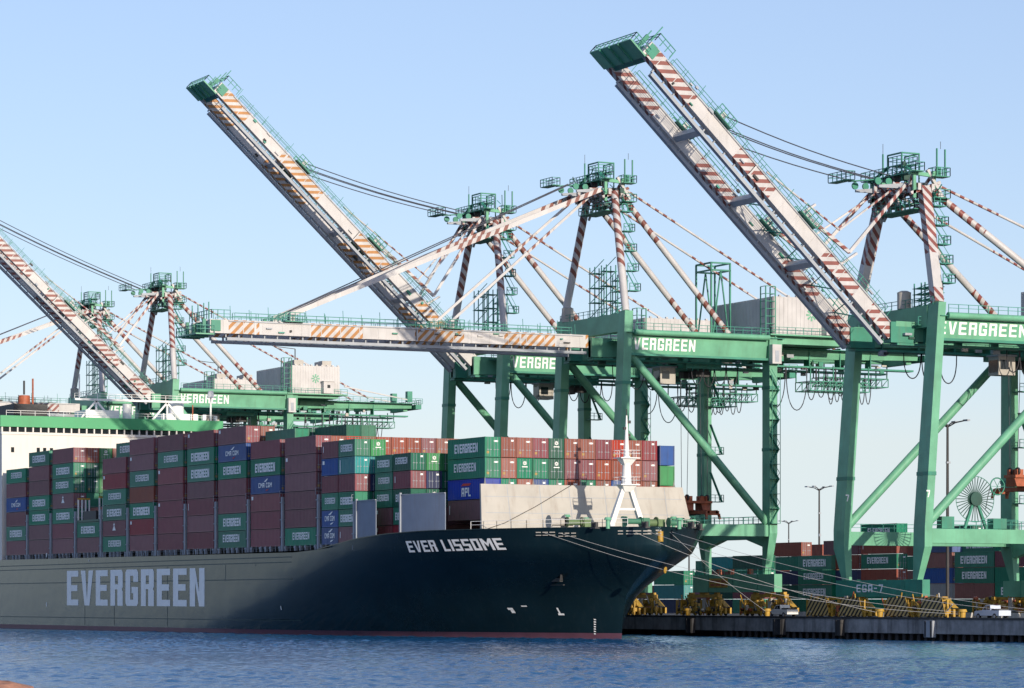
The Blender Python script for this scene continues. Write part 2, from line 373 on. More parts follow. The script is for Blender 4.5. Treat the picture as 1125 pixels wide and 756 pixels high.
for i in range(95):
    o = bpy.data.objects.new('pile', pm); COL.objects.link(o); o.parent = quay; o.location = (-402 + i * 1.75, QY + .55, 0)
# panel joints and dark stains on the fascia are separate fender panels standing proud of it
def fender(x, w, label, mat):
    r = empty('quay_fender', (x, QY - .02, 0))
    tag(r, label, 'fender', 'fenders along the quay wall')
    a = MB(); a.box(-w / 2, w / 2, -.55, 0, .5, QZ - .15, mat); a.build('fender_panel', r)
    b = MB()
    for q in (-w / 3, w / 3): b.box(q - .15, q + .15, -.62, -.56, .55, QZ - .2, DARK)
    b.build('rub_strip', r)
for x, w, lab, mt in ((-411, 2.0, 'dark fender on the quay wall beside the ship bow', PILE), (-385.5, 2.6, 'wide dark fender on the quay wall below the right end of the white pickup sill', PILE),
                      (-369.5, 1.6, 'narrow dark fender on the quay wall left of the leg with white crane number', DARK), (-347.5, 2.0, 'teal fender panel on the quay wall below the right crane', GREY)):
    fender(x, w, lab, mt)

# ------------------------------------------------------------------ containers
CW = 2.44
def cont_mat(name, col): return paint('container_' + name + '_paint', col, .48, .1, .8, .3, (0.10, 0.07, 0.06), rnd=.16, spec=.22)
CC = {'green': cont_mat('green', (0.014, 0.19, 0.11)), 'maroon': cont_mat('maroon', (0.205, 0.066, 0.082)), 'rust': cont_mat('rust', (0.25, 0.07, 0.048)),
      'crimson': cont_mat('crimson', (0.26, 0.035, 0.05)), 'blue': cont_mat('blue', (0.03, 0.085, 0.27)), 'red': cont_mat('red', (0.36, 0.045, 0.03)),
      'teal': cont_mat('teal', (0.03, 0.26, 0.26)), 'navy': cont_mat('navy', (0.022, 0.035, 0.10)), 'grey': cont_mat('grey', (0.32, 0.32, 0.31)),
      'dark green': cont_mat('dark_green', (0.008, 0.10, 0.065)), 'royal': cont_mat('royal_blue', (0.012, 0.045, 0.34)), 'lime': cont_mat('bright_green', (0.02, 0.21, 0.065))}
CNAME = {'royal': 'royal blue', 'lime': 'bright green', 'rust': 'rust brown'}
mesh_cache = {}
def body_mesh(L, H, col):
    k = ('body', L, H, col)
    if k in mesh_cache: return mesh_cache[k]
    m = CC[col]; mb = MB(); hx, hy = L / 2, CW / 2
    for sx in (-1, 1):
        for sy in (-1, 1): mb.box(min(sx * hx, sx * (hx - .16)), max(sx * hx, sx * (hx - .16)), min(sy * hy, sy * (hy - .16)), max(sy * hy, sy * (hy - .16)), 0, H, m)
    for sy in (-1, 1):
        y0, y1 = sorted((sy * hy, sy * (hy - .1)))
        mb.box(-hx + .16, hx - .16, y0, y1, .02, .17, m); mb.box(-hx + .16, hx - .16, y0, y1, H - .13, H - .01, m)
        # corrugated long side
        n = int((L - .32) / .56); p = (L - .32) / n; prof = []
        for i in range(n):
            x = -hx + .16 + i * p
            prof += [(x, 0), (x + p * .38, 0), (x + p * .5, .045), (x + p * .88, .045)]
        prof.append((hx - .16, 0)); pts = []
        for x, d in prof: pts += [(x, sy * (hy - .025 - d), .17), (x, sy * (hy - .025 - d), H - .13)]
        mb.faces(pts, [((2 * i, 2 * i + 2, 2 * i + 3, 2 * i + 1) if sy < 0 else (2 * i + 1, 2 * i + 3, 2 * i + 2, 2 * i)) for i in range(len(prof) - 1)], m)
    # plain end at -x (corrugated), roof, floor; the other end is the door part
    n = 4; p = (CW - .32) / n; prof = []
    for i in range(n):
        y = -hy + .16 + i * p; prof += [(y, 0), (y + p * .38, 0), (y + p * .5, .045), (y + p * .88, .045)]
    prof.append((hy - .16, 0)); pts = []
    for y, d in prof: pts += [(-hx + .03 + d, y, .02), (-hx + .03 + d, y, H - .02)]
    mb.faces(pts, [(2 * i + 1, 2 * i + 3, 2 * i + 2, 2 * i) for i in range(len(prof) - 1)], m)
    mb.poly([(-hx + .02, -hy + .03, H - .03), (hx - .02, -hy + .03, H - .03), (hx - .02, hy - .03, H - .03), (-hx + .02, hy - .03, H - .03)], m)
    mb.poly([(-hx + .02, hy - .03, .03), (hx - .02, hy - .03, .03), (hx - .02, -hy + .03, .03), (-hx + .02, -hy + .03, .03)], m)
    mesh_cache[k] = mb.mesh('container'); return mesh_cache[k]
def door_mesh(L, H, col, style):
    k = ('door', L, H, col, style)
    if k in mesh_cache: return mesh_cache[k]
    m = CC[col]; mb = MB(); hx, hy = L / 2, CW / 2
    mb.box(hx - .1, hx - .01, -hy + .16, hy - .16, .02, .16, m); mb.box(hx - .1, hx - .01, -hy + .16, hy - .16, H - .14, H - .02, m)
    for a, b in ((-hy + .17, -.01), (.01, hy - .17)):
        mb.box(hx - .09, hx - .045, a, b, .17, H - .15, m)
        if style != 'plain':
            for f in (.3, .72):
                y = a + (b - a) * f; mb.tube((hx - .01, y, .1), (hx - .01, y, H - .1), .03, GREY, n=5)
                mb.box(hx - .04, hx + .03, y - .16, y + .16, 1.02, 1.09, GREY)
    if style == 'mark':
        mb.poly([(hx - .04, .75, H - .38), (hx - .04, .3, H - .38), (hx - .04, .3, H - .62), (hx - .04, .75, H - .62)][::-1], LETTER)
    if style == 'tagged':
        mb.poly([(hx - .04, .22, H - .5), (hx - .04, .85, H - .5), (hx - .04, .85, H - .72), (hx - .04, .22, H - .72)], LETTER)
        mb.poly([(hx - .04, -.9, .5), (hx - .04, -.55, .5), (hx - .04, -.55, .85), (hx - .04, -.9, .85)], YEL)
    if style == 'star':
        c = V((hx + .035, 0, H - .7))
        for k2 in range(8):
            a = k2 * math.pi / 4
            q = [c + V((0, .10 * math.cos(a - .39), .10 * math.sin(a - .39))), c + V((0, .3 * math.cos(a - .2), .3 * math.sin(a - .2))), c + V((0, .3 * math.cos(a + .2), .3 * math.sin(a + .2))), c + V((0, .10 * math.cos(a + .39), .10 * math.sin(a + .39)))]
            mb.poly(q, LETTER)
        mb.poly([(hx + .035, -.45, H - 1.28), (hx + .035, .45, H - 1.28), (hx + .035, .45, H - 1.16), (hx + .035, -.45, H - 1.16)], LETTER)
    mesh_cache[k] = mb.mesh('door'); return mesh_cache[k]
BLUEINK = paint('faded_blue_sign_ink', (0.03, 0.07, 0.3), .6, .1, 1, 0)
REDINK = paint('red_sign_ink', (0.5, 0.03, 0.03), .6, .1, 1, 0)
def mark_mesh(L, H, kind):
    k = ('mark', L, H, kind)
    if k in mesh_cache: return mesh_cache[k]
    y = -CW / 2 - .012
    if kind[:2] == 'eg':
        q = int(kind[2:] or 0)
        w = (7.6, 6.6, 8.3, 7.2)[q] if L > 8 else (4.3, 3.9, 4.5, 4.1)[q]; h = (1.3, 1.1, 1.4, 1.2)[q] if L > 8 else (1.05, .9, 1.1, .95)[q]; dz = (0, .12, -.05, .2)[q]; dx = (0, .3, -.1, -.4)[q] * (1 if L > 8 else .5)
        mb = text_mb('EVERGREEN', lambda a, b: (-w / 2 + a + dx, y, H * .5 - h / 2 + b + dz), w, h, LETTER, t=(.27, .24, .29, .25)[q], hs=(.2, .17, .21, .18)[q], gap=(.11, .15, .09, .13)[q])
    elif kind == 'apl':
        mb = text_mb('APL', lambda a, b: (-1.5 + a, y, .45 + b), 3.0, 1.25, LETTER, t=.24)
        mb.poly([(-1.7, y, 1.95), (1.0, y, 1.95), (1.7, y, 2.3), (-1.0, y, 2.3)], REDINK)
    elif kind == 'cma':
        w = 5.6 if L > 8 else 3.7
        mb = text_mb('CMA CGM', lambda a, b: (-w / 2 + a, y, .95 + b), w, .75, LETTER, t=.24)
        mb.poly([(-.6, y, 1.85), (.3, y, 1.85), (1.2, y, 2.35), (.6, y, 2.3)], LETTER)
        mb.poly([(.2, y, .35), (1.0, y, .5), (1.5, y, .75), (.4, y, .6)], LETTER if L < 8 else REDINK)
    elif kind == 'logo':
        mb = MB(); q = [(-L / 2 + .35, y, H - .85), (-L / 2 + 1.1, y, H - .85), (-L / 2 + 1.1, y, H - .3), (-L / 2 + .35, y, H - .3)]; mb.poly(q, LETTER)
    elif kind == 'tri':
        mb = MB(); mb.poly([(-.9, y, 1.0), (.9, y, 1.0), (.2, y, 1.8), (-.2, y, 1.8)], LETTER); mb.poly([(-.5, y, 1.9), (.5, y, 1.9), (0, y, 2.4)], LETTER)
    elif kind == 'stripe':
        mb = MB(); mb.box(-L / 2 + .5, -L / 2 + .8, y - .002, y, .3, H - .4, LETTER)
    elif kind == 'plate':
        mb = MB(); mb.box(-L / 2 + .55, -L / 2 + .75, y - .002, y, .9, H - .7, LETTER)
    mesh_cache[k] = mb.mesh('lettering'); return mesh_cache[k]
MARKTXT = {'eg': 'with white lettering', 'apl': 'with white and red mark', 'cma': 'with white swoosh mark', 'logo': 'with white corner square',
           'tri': 'with white triangular emblem', 'stripe': 'with white end stripe', 'plate': '', '': ''}
TRIM = .003
def tzs(X): return -TRIM * (X + 440)
def container(X0, Yc, z, L, H, col, mark, label, group, end='tagged', trim=True, cat='container'):
    """X0 = stern-side end, Yc = centre line, z = bottom"""
    o = bpy.data.objects.new('shipping_container', body_mesh(L, H, col)); COL.objects.link(o)
    jit = random.uniform(-.015, .015)
    o.location = (X0 + L / 2, Yc + jit, z); 
    if trim: o.rotation_euler = (0, math.atan(TRIM), 0)
    tag(o, label, cat, group)
    d = bpy.data.objects.new('door', door_mesh(L, H, col, end)); COL.objects.link(d); d.parent = o
    if mark:
        d = bpy.data.objects.new('lettering', mark_mesh(L, H, mark + str(random.randrange(4)) if mark == 'eg' else mark)); COL.objects.link(d); d.parent = o
    return o
ORD = ['bottom', 'second', 'third', 'fourth', 'fifth', 'sixth', 'seventh', 'eighth']
NTH = ['first', 'second', 'third', 'fourth', 'fifth', 'sixth', 'seventh', 'eighth', 'ninth', 'tenth', 'eleventh', 'twelfth', 'thirteenth', 'fourteenth', 'fifteenth', 'sixteenth']
def tier_words(k, n): return 'top' if k == n - 1 else ORD[k]

# ------------------------------------------------------------------ the ship
SY = 209.5; HB = 23.0
STEM = [(-3, -386), (0, -386), (2.5, -385.6), (3.8, -384.6), (6, -382.2), (7.7, -378.7), (9.9, -372.6), (12.1, -366.2), (14.6, -364.0), (16.5, -363.2)]
def lerp(tab, x):
    if x <= tab[0][0]: return tab[0][1]
    for (a, b), (c, d) in zip(tab, tab[1:]):
        if x <= c: return b + (d - b) * (x - a) / (c - a)
    return tab[-1][1]
def sheer(X): return lerp([(-720, 13.9), (-590, 13.3), (-447, 12.75), (-441, 12.95), (-436, 13.45), (-430, 14.0), (-426, 14.4), (-416, 14.95), (-406, 15.2), (-380, 15.3), (-363, 15.7)], X)
def shape(t, z):
    q = min(1, max(0, z / 15.0)); p = 2.2 + .5 * q; e = 1.0 - .28 * q
    return HB * (1 - (1 - t) ** p) ** e
def elen(z): return 106 - 50 * min(1, max(0, z / 15.0)) ** .75 
# the flared port side stands out past the stem as seen from the sea: draw the stem back so the outline is the flare's
STEM = [(z, x - max(0, max(-t * .01 * elen(z) + 1.737 * shape(t * .01, z) for t in range(60)))) for z, x in STEM]
def halfb(X, z):
    return shape(min(1, max(0, (lerp(STEM, z) - X) / elen(z))), z)
XT = lerp(STEM, 15.4)
def hull():
    mb = MB()
    zs = [-3, -1, .0, .8, .81, 1.5, 3, 4.5, 6, 7.5, 9, 10.5, 12, 13]
    ts = [0, .002, .006, .012, .02, .032, .05, .07, .1, .13, .17, .21, .26, .31, .37, .43, .5, .58, .66, .74, .82, .9, 1.0, 1.3, 1.7, 2.2, 2.7, 3.0]
    # columns follow the stem at every level: X = Xs(z) - t * 115 blended to a common station further aft
    def col(t, k):
        if k < len(zs): z = zs[k]
        else: z = None
        if z is None:
            X = lerp(STEM, 15.6) - t * 112
            for _ in range(4): X = lerp(STEM, sheer(X)) - t * 112
            z = sheer(X)
            if k == len(zs): z = 13 + (z - 13) * .5 if z > 13.2 else 13 - .0
            X = lerp(STEM, z) - t * 112
        else: X = lerp(STEM, z) - t * 112
        if k < len(zs) and z > sheer(X): z = sheer(X)
        return V((X, halfb(X, z), z))
    nk = len(zs) + 2; nt = len(ts)
    for sgn in (-1, 1):
        pts = [];
        for t in ts:
            for k in range(nk):
                p = col(t, k); pts.append((p.x, SY + sgn * p.y, p.z))
        idx = [[], []]
        for i in range(nt - 1):
            for k in range(nk - 1):
                f = (i * nk + k, i * nk + k + 1, (i + 1) * nk + k + 1, (i + 1) * nk + k)
                if sgn > 0: f = f[::-1]
                idx[0 if k >= 3 else 1].append(f)
        mb.faces(pts, idx[0], HULLG, smooth=True); mb.faces(pts, idx[1], BOOT, smooth=True)
    # transom
    xe = lerp(STEM, 13.9) - 3.0 * 112
    mb.poly([(xe, SY - HB, -3), (xe, SY + HB, -3), (xe, SY + HB, 13.7), (xe, SY - HB, 13.7)], HULLG)
    return mb
ship = empty('container_ship', (0, 0, 0))
tag(ship, 'long dark green container ship moored at the quay with lettered hull', 'ship')
hull().build('hull', ship)
# deck
mb = MB()
for (a, b) in [(-700, -595), (-595, -440)] + [(-440 + i * 4, min(XT, -436 + i * 4)) for i in range(19) if -440 + i * 4 < XT]:
    za, zb = sheer(a) - (0.05 if a < -440 else .1), sheer(b) - .1
    if a < -440: za = zb = 12.6
    ya, yb = halfb(a, sheer(a)) - .05, halfb(b, sheer(b)) - .05
    if b > XT - 2: yb = max(.05, yb)
    mb.poly([(a, SY - ya, za), (b, SY - yb, zb), (b, SY + yb, zb), (a, SY + ya, za)], DECKG)
mb.build('deck', ship)
# hull lettering on the flat side
x0, x1 = -558.0, -487.3
mb = text_mb('EVERGREEN', lambda a, b: (x0 + a, SY - halfb(x0 + a, 7) - .03, 4.3 + b + tzs(x0 + a) * .6), x1 - x0, 6.35, LETTER, t=.30, hs=.17, gap=.17)
mb.build('hull_lettering', ship)
def on_hull(X, z, off=.04): return V((X, SY - halfb(X, z) - off, z))
nx0, nx1 = -402.5, -369.5
NAME_REG = []
def pix_ray(px, py):
    k = (px - 562.5) / 3470; u = (661 - py) / 3470
    return (view + V((math.sin(TH), math.cos(TH), 0)) * k + V((0, 0, 1)) * u)
def hull_at(px, py):
    """where the line of sight first meets the starboard hull side"""
    d = pix_ray(px, py); o = V((0, 0, 5.2)); lo, hi = 300.0, 700.0
    t = lo
    while t < hi:
        p = o + d * t
        if p.x < lerp(STEM, p.z) and p.y >= SY - halfb(p.x, p.z): break
        t += 1
    a, b = t - 1, t
    for _ in range(30):
        m = (a + b) / 2; p = o + d * m
        if p.x < lerp(STEM, p.z) and p.y >= SY - halfb(p.x, p.z): b = m
        else: a = m
    return o + d * a
pA, pB, pC = hull_at(450, 607), hull_at(557, 604), hull_at(450, 594.5)
nx0, nx1, nz0, nh = pA.x, pB.x, pA.z, max(1.0, pC.z - pA.z)
mb = text_mb('EVER LISSOME', lambda a, b: on_hull(nx0 + a - b * .08, nz0 + (pB.z - nz0) * a / (nx1 - nx0) + b), nx1 - nx0, nh, LETTER, t=.25, hs=.18, gap=.15)
mb.build('name_lettering', ship)
# white hull marks, draught figures, anchor
def hull_patch(px, py, w, h, m, name, n=1):
    p = hull_at(px, py); mb = MB()
    mb.poly([on_hull(p.x - w / 2, p.z - h / 2, .05), on_hull(p.x + w / 2, p.z - h / 2, .05), on_hull(p.x + w / 2, p.z + h / 2, .05), on_hull(p.x - w / 2, p.z + h / 2, .05)], m)
    return mb
for px, py, w, h in ((561, 669, .9, .3), (564, 672, .6, .4), (576, 666, .9, .16), (614, 671, .25, .8), (617, 675, .9, .25), (309, 668, .25, .6), (98, 616, .3, .3)):
    hull_patch(px, py, w, h, LETTER, 'm').build('hull_marking', ship)
mb = MB()
for i in range(7):
    p = hull_at(653, 697 - i * 2.6)
    mb.poly([on_hull(p.x, p.z, .05), on_hull(p.x + .3, p.z, .05), on_hull(p.x + .3, p.z + .14, .05), on_hull(p.x, p.z + .18, .05)], LETTER)
mb.build('draught_marks', ship)
mb = MB()
for px, py in ((51, 664), (51, 610)):
    p = hull_at(px, py)
    mb.poly([on_hull(p.x, p.z - .4, .04), on_hull(p.x + .4, p.z - .4, .04), on_hull(p.x + .4, p.z + .4, .04), on_hull(p.x, p.z + .4, .04)], LETTER)
mb.build('hull_marking', ship)
# shell plating seams: thin welded doubling strips
mb = MB()
for z in (2.2, 8.6, 11.2, 12.0):
    for i in range(60):
        xa = -690 + i * 4.0; xb = xa + 3.95
        mb.poly([on_hull(xa, z, .015), on_hull(xb, z, .015), on_hull(xb, z + .16, .015), on_hull(xa, z + .16, .015)], HULLS)
for xv in (-548, -532, -505, -478, -465):
    mb.poly([on_hull(xv, 1, .018), on_hull(xv + .25, 1, .018), on_hull(xv + .25, 11.1, .018), on_hull(xv, 11.1, .018)], HULLS)
mb.build('plating_seam', ship)
p = hull_at(612, 640)
anc = MB(); q = on_hull(p.x, p.z, 0)
out = V((0.25, -1, 0)).normalized()
anc.beam(q + out * .35 + V((0, 0, .2)), q + out * .5 + V((0, 0, 2.2)), .3, .3, DARK)
anc.beam(q + out * .45 + V((-1.6, 0, .35)), q + out * .45 + V((1.6, .2, .35)), .5, .5, DARK)
anc.beam(q + out * .45 + V((-1.6, 0, .3)), q + out * .6 + V((-1.9, 0, 1.5)), .45, .3, DARK, w2=.15)
anc.beam(q + out * .45 + V((1.6, .2, .3)), q + out * .6 + V((1.9, .2, 1.5)), .45, .3, DARK, w2=.15)
anc.beam(q + out * .25 + V((-2.1, 0, -.35)), q + out * .25 + V((2.1, .2, -.35)), .25, .12, DARK)
anc.build('anchor', ship)
# bulwark cap, rails on the forecastle
mb = MB()
for sgn in (-1, 1):
    pts = []
    X = -440
    while X < XT - .6:
        pts.append(V((X, SY + sgn * (halfb(X, sheer(X)) - .12), sheer(X) + .02))); X += 2.5
    for a, b in zip(pts, pts[1:]): mb.beam(a, b, .3, .12, HULLG)
    mb.build('bulwark_cap', ship); mb = MB()
mb = MB()
for sgn in (-1, 1):
    pts = []; X = -397
    while X <= XT - .5:
        pts.append(V((X, SY + sgn * max(.25, halfb(X, sheer(X)) - .5), sheer(X) + .05))); X += 2.2
    mb.rail(pts, MASTW, h=1.1, step=2.2, t=.06); mb.build('deck_railing', ship); mb = MB()
# fairleads along the bow edge (pale lips with openings), used by the mooring lines
for px, py, w in ((600, 585, 2.6), (624, 586, 2.2), (692, 583.5, 2.0), (712, 583.5, 2.2), (738, 583, 1.2)):
    p = hull_at(px, py + 1.5); f = MB()
    for k in range(3):
        xa = p.x - w / 2 + k * w / 3
        qa, qb = on_hull(xa + .1, p.z, .0), on_hull(xa + w / 3 - .15, p.z, .0)
        f.beam(qa + V((0, -.1, .2)), qb + V((0, -.1, .2)), .2, .13, BREAK); f.beam(qa + V((0, -.1, -.2)), qb + V((0, -.1, -.2)), .2, .1, BREAK)
    f.build('fairlead', ship)
# breakwater
BX = -396.5; bz0 = 15.0
mb = MB()
bw = 16.2
mb.hexa([(BX + .2, SY - bw - .6, bz0), (BX + .6, SY - bw - .6, bz0), (BX + .6, SY + bw + .9, bz0), (BX + .2, SY + bw + .9, bz0)],
        [(BX - 1.4, SY - bw, 21.7), (BX - 1.0, SY - bw, 21.7), (BX - 1.0, SY + bw, 21.7), (BX - 1.4, SY + bw, 21.7)], BREAK)
for i in range(9):
    y = SY - bw + 1.0 + i * (2 * bw - 2) / 8
    mb.hexa([(BX - 3.2, y - .1, bz0), (BX + .15, y - .1, bz0), (BX + .15, y + .1, bz0), (BX - 3.2, y + .1, bz0)], [(BX - 1.9, y - .1, 21.5), (BX - 1.45, y - .1, 21.5), (BX - 1.45, y + .1, 21.5), (BX - 1.9, y + .1, 22.8)], BREAK)
mb.build('breakwater', ship)
sm = MB()
def bwp(y, z, o=.02):
    f = (z - bz0) / (21.7 - bz0); return (BX + .6 - 1.6 * f + o, y, z)
for y in (-12.2, -7.1, -2.4, 3.3, 8.4, 13.1): sm.poly([bwp(SY + y, bz0 + .2), bwp(SY + y + .1, bz0 + .2), bwp(SY + y + .1, 21.6), bwp(SY + y, 21.6)], GREY)
for z in (17.6, 19.9): sm.poly([bwp(SY - bw + .3, z, .015), bwp(SY + bw - .3, z, .015), bwp(SY + bw - .3, z + .08, .015), bwp(SY - bw + .3, z + .08, .015)], GREY)
sm.build('weld_seam', ship)
cb = MB(); cb.path([bwp(SY - 15.8, 15.4, .1), bwp(SY - 13.2, 16.2, .12), bwp(SY - 8, 18.6, .12), bwp(SY - 2, 21.7, .12)], .05, DARK); cb.build('dark_line', ship)  # thin dark line drawn diagonally across the breakwater face
# side screens (grey plates) in front of bays L and M
mb = MB()
SCREEN = paint('blue_grey_screen_paint', (0.15, 0.19, 0.27), .55, .1, .5, .25)
def screen(xa, xb, z0, z1):
    mb = MB(); n = max(2, int((xb - xa) / 1.5)); ps = [(xa + (xb - xa) * i / n, SY - halfb(xa + (xb - xa) * i / n, 15.2) + .35) for i in range(n + 1)]
    for (x0, y0), (x1, y1) in zip(ps, ps[1:]):
        mb.hexa([(x0, y0, z0), (x1, y1, z0), (x1, y1 + .12, z0), (x0, y0 + .12, z0)], [(x0, y0, z1), (x1, y1, z1), (x1, y1 + .12, z1), (x0, y0 + .12, z1)], SCREEN)
    mb.beam((xa, ps[0][1] - .05, z0), (xa, ps[0][1] - .05, z1 + .3), .35, .3, LASH); mb.beam((ps[0][0], ps[0][1], z1), (ps[-1][0], ps[-1][1], z1), .25, .15, LASH)
    mb.build('wind_screen', ship)
screen(-426.0, -419.6, 14.2, 20.0); screen(-412.3, -401.8, 15.0, 20.5)
# lashing bridges between the bays
BAY = [-596.2 + 14.25 * i for i in range(12)] + [-425.1]
for i in range(13):
    xg = BAY[i] + 12.19 + 1.03 if i < 11 else BAY[i] + 13.2
    if i == 11: xg = -426.9
    if i == 12: continue
    b0 = 12.6; top = 13.8 + tzs(xg) + (7.6 if i != 11 else 6.2)
    mb = MB(); yo = SY - HB + .45
    for k in range(19):
        y = yo + k * 2.52 * (45.0 / 45.4) - .03
        if y > SY + HB - .2: break
        mb.box(xg - .32, xg + .32, y - .17, y + .17, b0, top, LASH)
    for z in (15.2, 17.9, 20.6):
        if z < top: mb.box(xg - .5, xg + .5, yo - .3, SY + HB - .45, z - .08, z + .08, LASH)
    mb.rail([(xg - .45, yo - .3, top), (xg - .45, SY + HB - .5, top)], LASH, h=1.0, step=2.5, t=.06)
    mb.build('lashing_bridge', ship)
# pedestals and coaming under the outboard stacks
mb = MB()
mb.box(-599, -425, SY - HB + 2.7, SY + HB - 2.7, 12.6, 13.55, DARK)
for i in range(12):
    for f in (.15, 4.0, 6.1, 8.2, 12.0):
        X = BAY[i] + f; z1 = 13.72 + tzs(X)
        mb.box(X - .22, X + .22, SY - HB + .35, SY - HB + .8, 12.55, z1, LASH)
        mb.box(X - .35, X + .35, SY - HB + .3, SY - HB + 2.6, z1 - .28, z1, LASH)
for i in range(87):
    X = -599 + i * 2; mb.box(X - .05, X + .05, SY - HB + .12, SY - HB + .2, 12.9 + tzs(X) * .6, 13.9 + tzs(X) * .6, LASH)
mb.build('container_pedestal', ship)
# deckhouse with the bridge on top
HX = -598.2
dh = empty('deckhouse', (0, 0, 0)); dh.parent = ship
mb = MB(); mb.box(HX - 14, HX, SY - HB + .1, SY + HB - .1, 12.6, 38.0, HOUSE); mb.build('wall', dh)
mb = MB(); mb.box(HX - 12, HX + .35, SY - HB - .3, SY + HB + .3, 39.5, 41.7, HOUSEG); mb.build('bridge_roof', dh)
mb = MB(); mb.box(HX - 12, HX + .15, SY - HB, SY + HB, 38.02, 38.5, HOUSE); mb.box(HX - 11, HX - .35, SY - HB + .3, SY + HB - .3, 38.5, 39.48, GLASS)
for i in range(30):
    y = SY - HB + .15 + i * (2 * HB - .3) / 29; mb.box(HX - .36, HX + .1, y - .14, y + .14, 38.52, 39.48, HOUSE)
mb.build('bridge_window_band', dh)
for px in (13.8, 42, 49, 56.5, 72.5, 78.5, 104.5):
    k = (px - 562.5) / 3470; y = -(math.sin(TH) + k * math.cos(TH)) * HX / (math.cos(TH) - k * math.sin(TH))
    h = .55 if px in (72.5, 78.5) else 1.0
    w = MB(); w.box(HX + .002, HX + .06, y - .32, y + .32, 35.0 - h / 2, 35.0 + h / 2, GLASS); w.build('window', dh)
# roof gear
mb = MB(); mb.box(HX - 9, HX - 2, SY - 5, SY + 2, 41.71, 43.4, MASTW); mb.box(HX - 8, HX - 4, SY + 12, SY + 19.5, 41.71, 43.2, MASTW); mb.rail([(HX, SY - HB + 1, 41.72), (HX, SY + HB - 1, 41.72)], MASTW, h=1.0, step=3, t=.07)
mb.build('monkey_island', dh)
mb = MB(); fy = SY - 5.6
mb.box(HX - 48, HX - 36, fy - 3.5, fy + 3.8, 12.6, 46.4, DARK); mb.tube((HX - 40, fy, 46.4), (HX - 40, fy, 48.4), 1.3, ORANGE, n=18, r2=1.2)
mb.tube((HX - 40, fy, 48.6), (HX - 40, fy, 51.5), .22, DARK); mb.tube((HX - 40, fy + 1.9, 46.4), (HX - 40, fy + 1.9, 52.0), .2, ORANGE)
mb.build('funnel', ship)
mb = MB()
for y in (SY - 2.5, SY + 12.5):
    for a, b in (((-3, y - 3.2, 41.7), (-3, y, 45.3)), ((-3, y + 3.2, 41.7), (-3, y, 45.3)), ((-3, y, 41.7), (-3, y, 45.3))):
        mb.beam(V(a) + V((HX, 0, 0)), V(b) + V((HX, 0, 0)), .35, .35, MASTW)
mb.box(HX - 3.4, HX - 2.6, SY - 7, SY + 17, 45.3, 45.7, MASTW); mb.rail([(HX - 3, SY - 7, 45.7), (HX - 3, SY + 17, 45.7)], MASTW, h=1, step=2.4, t=.08)
mb.tube((HX - 3, SY + 4, 41.7), (HX - 3, SY + 4, 44.8), .9, MASTW, n=14); mb.tube((HX - 3, SY - 6, 45.7), (HX - 3, SY - 6, 50.5), .14, MASTW)
mb.build('radar_mast', ship)
mb = MB(); mb.tube((HX - 6, SY + 15.6, 43.2), (HX - 6, SY + 15.6, 45.5), 1.5, MASTW, n=18)
mb.tube((HX - 3, SY + 18, 41.7), (HX - 3, SY + 18, 45), .12, ORANGE); mb.build('satellite_drum', ship)
mb = MB(); mb.tube((HX - 2, SY + 21.5, 41.7), (HX - 2, SY + 21.5, 46.5), .2, MASTW)
pts = [V((HX - 2, SY + 21.5, 47.2))]
for k in range(1, 8):
    pass
mb.tube((HX - 2, SY + 21.5, 46.5), (HX - 2, SY + 21.5, 47.9), .75, MASTW, n=12, r2=.5); mb.box(HX - 2.4, HX - 1.6, SY + 19.7, SY + 20.4, 41.7, 43, MASTW); mb.box(HX - 2.4, HX - 1.6, SY + 22.2, SY + 22.8, 41.7, 42.8, GREY)
mb.build('searchlight_mast', ship)
# foremast
FX = -384.6; fz = 15.1
mb = MB()
mb.beam((FX, SY - 2.7, fz), (FX, SY - .45, 21.2), .75, .75, MASTW, w2=.55, h2=.55); mb.beam((FX, SY + 2.7, fz), (FX, SY + .45, 21.2), .75, .75, MASTW, w2=.55, h2=.55)
mb.beam((FX, SY - 1.5, 18.0), (FX, SY + 1.5, 18.0), .3, .3, MASTW)
mb.build('mast_leg', ship)
mb = MB(); mb.tube((FX, SY, 21.0), (FX, SY, 25.4), .75, MASTW, n=12, r2=.5); mb.tube((FX, SY, 25.4), (FX, SY, 31.0), .38, MASTW, n=10, r2=.1)
mb.tube((FX, SY, 31), (FX, SY, 31.9), .06, DARK); mb.cbox((FX, SY + .35, 30.1), .3, .5, .4, DARK); mb.cbox((FX, SY - .3, 29.2), .3, .4, .35, DARK); mb.cbox((FX, SY + .35, 28.3), .3, .4, .35, DARK)
mb.build('foremast', ship)
for z, r in ((21.3, 1.5), (25.0, 1.5)):
    mb = MB(); mb.box(FX - r * .8, FX + r * .8, SY - r, SY + r, z, z + .15, MASTW)
    mb.rail([(FX - r * .8, SY - r, z + .15), (FX + r * .8, SY - r, z + .15), (FX + r * .8, SY + r, z + .15), (FX - r * .8, SY + r, z + .15), (FX - r * .8, SY - r, z + .15)], MASTW, h=1.0, step=1, t=.05)
    mb.hexa([(FX - .4, SY - .5, z - .9), (FX + .4, SY - .5, z - .9), (FX + .4, SY + .5, z - .9), (FX - .4, SY + .5, z - .9)], [(FX - .9, SY - 1.1, z - .002), (FX + .9, SY - 1.1, z - .002), (FX + .9, SY + 1.1, z - .002), (FX - .9, SY + 1.1, z - .002)], MASTW)
    mb.build('mast_platform', ship)
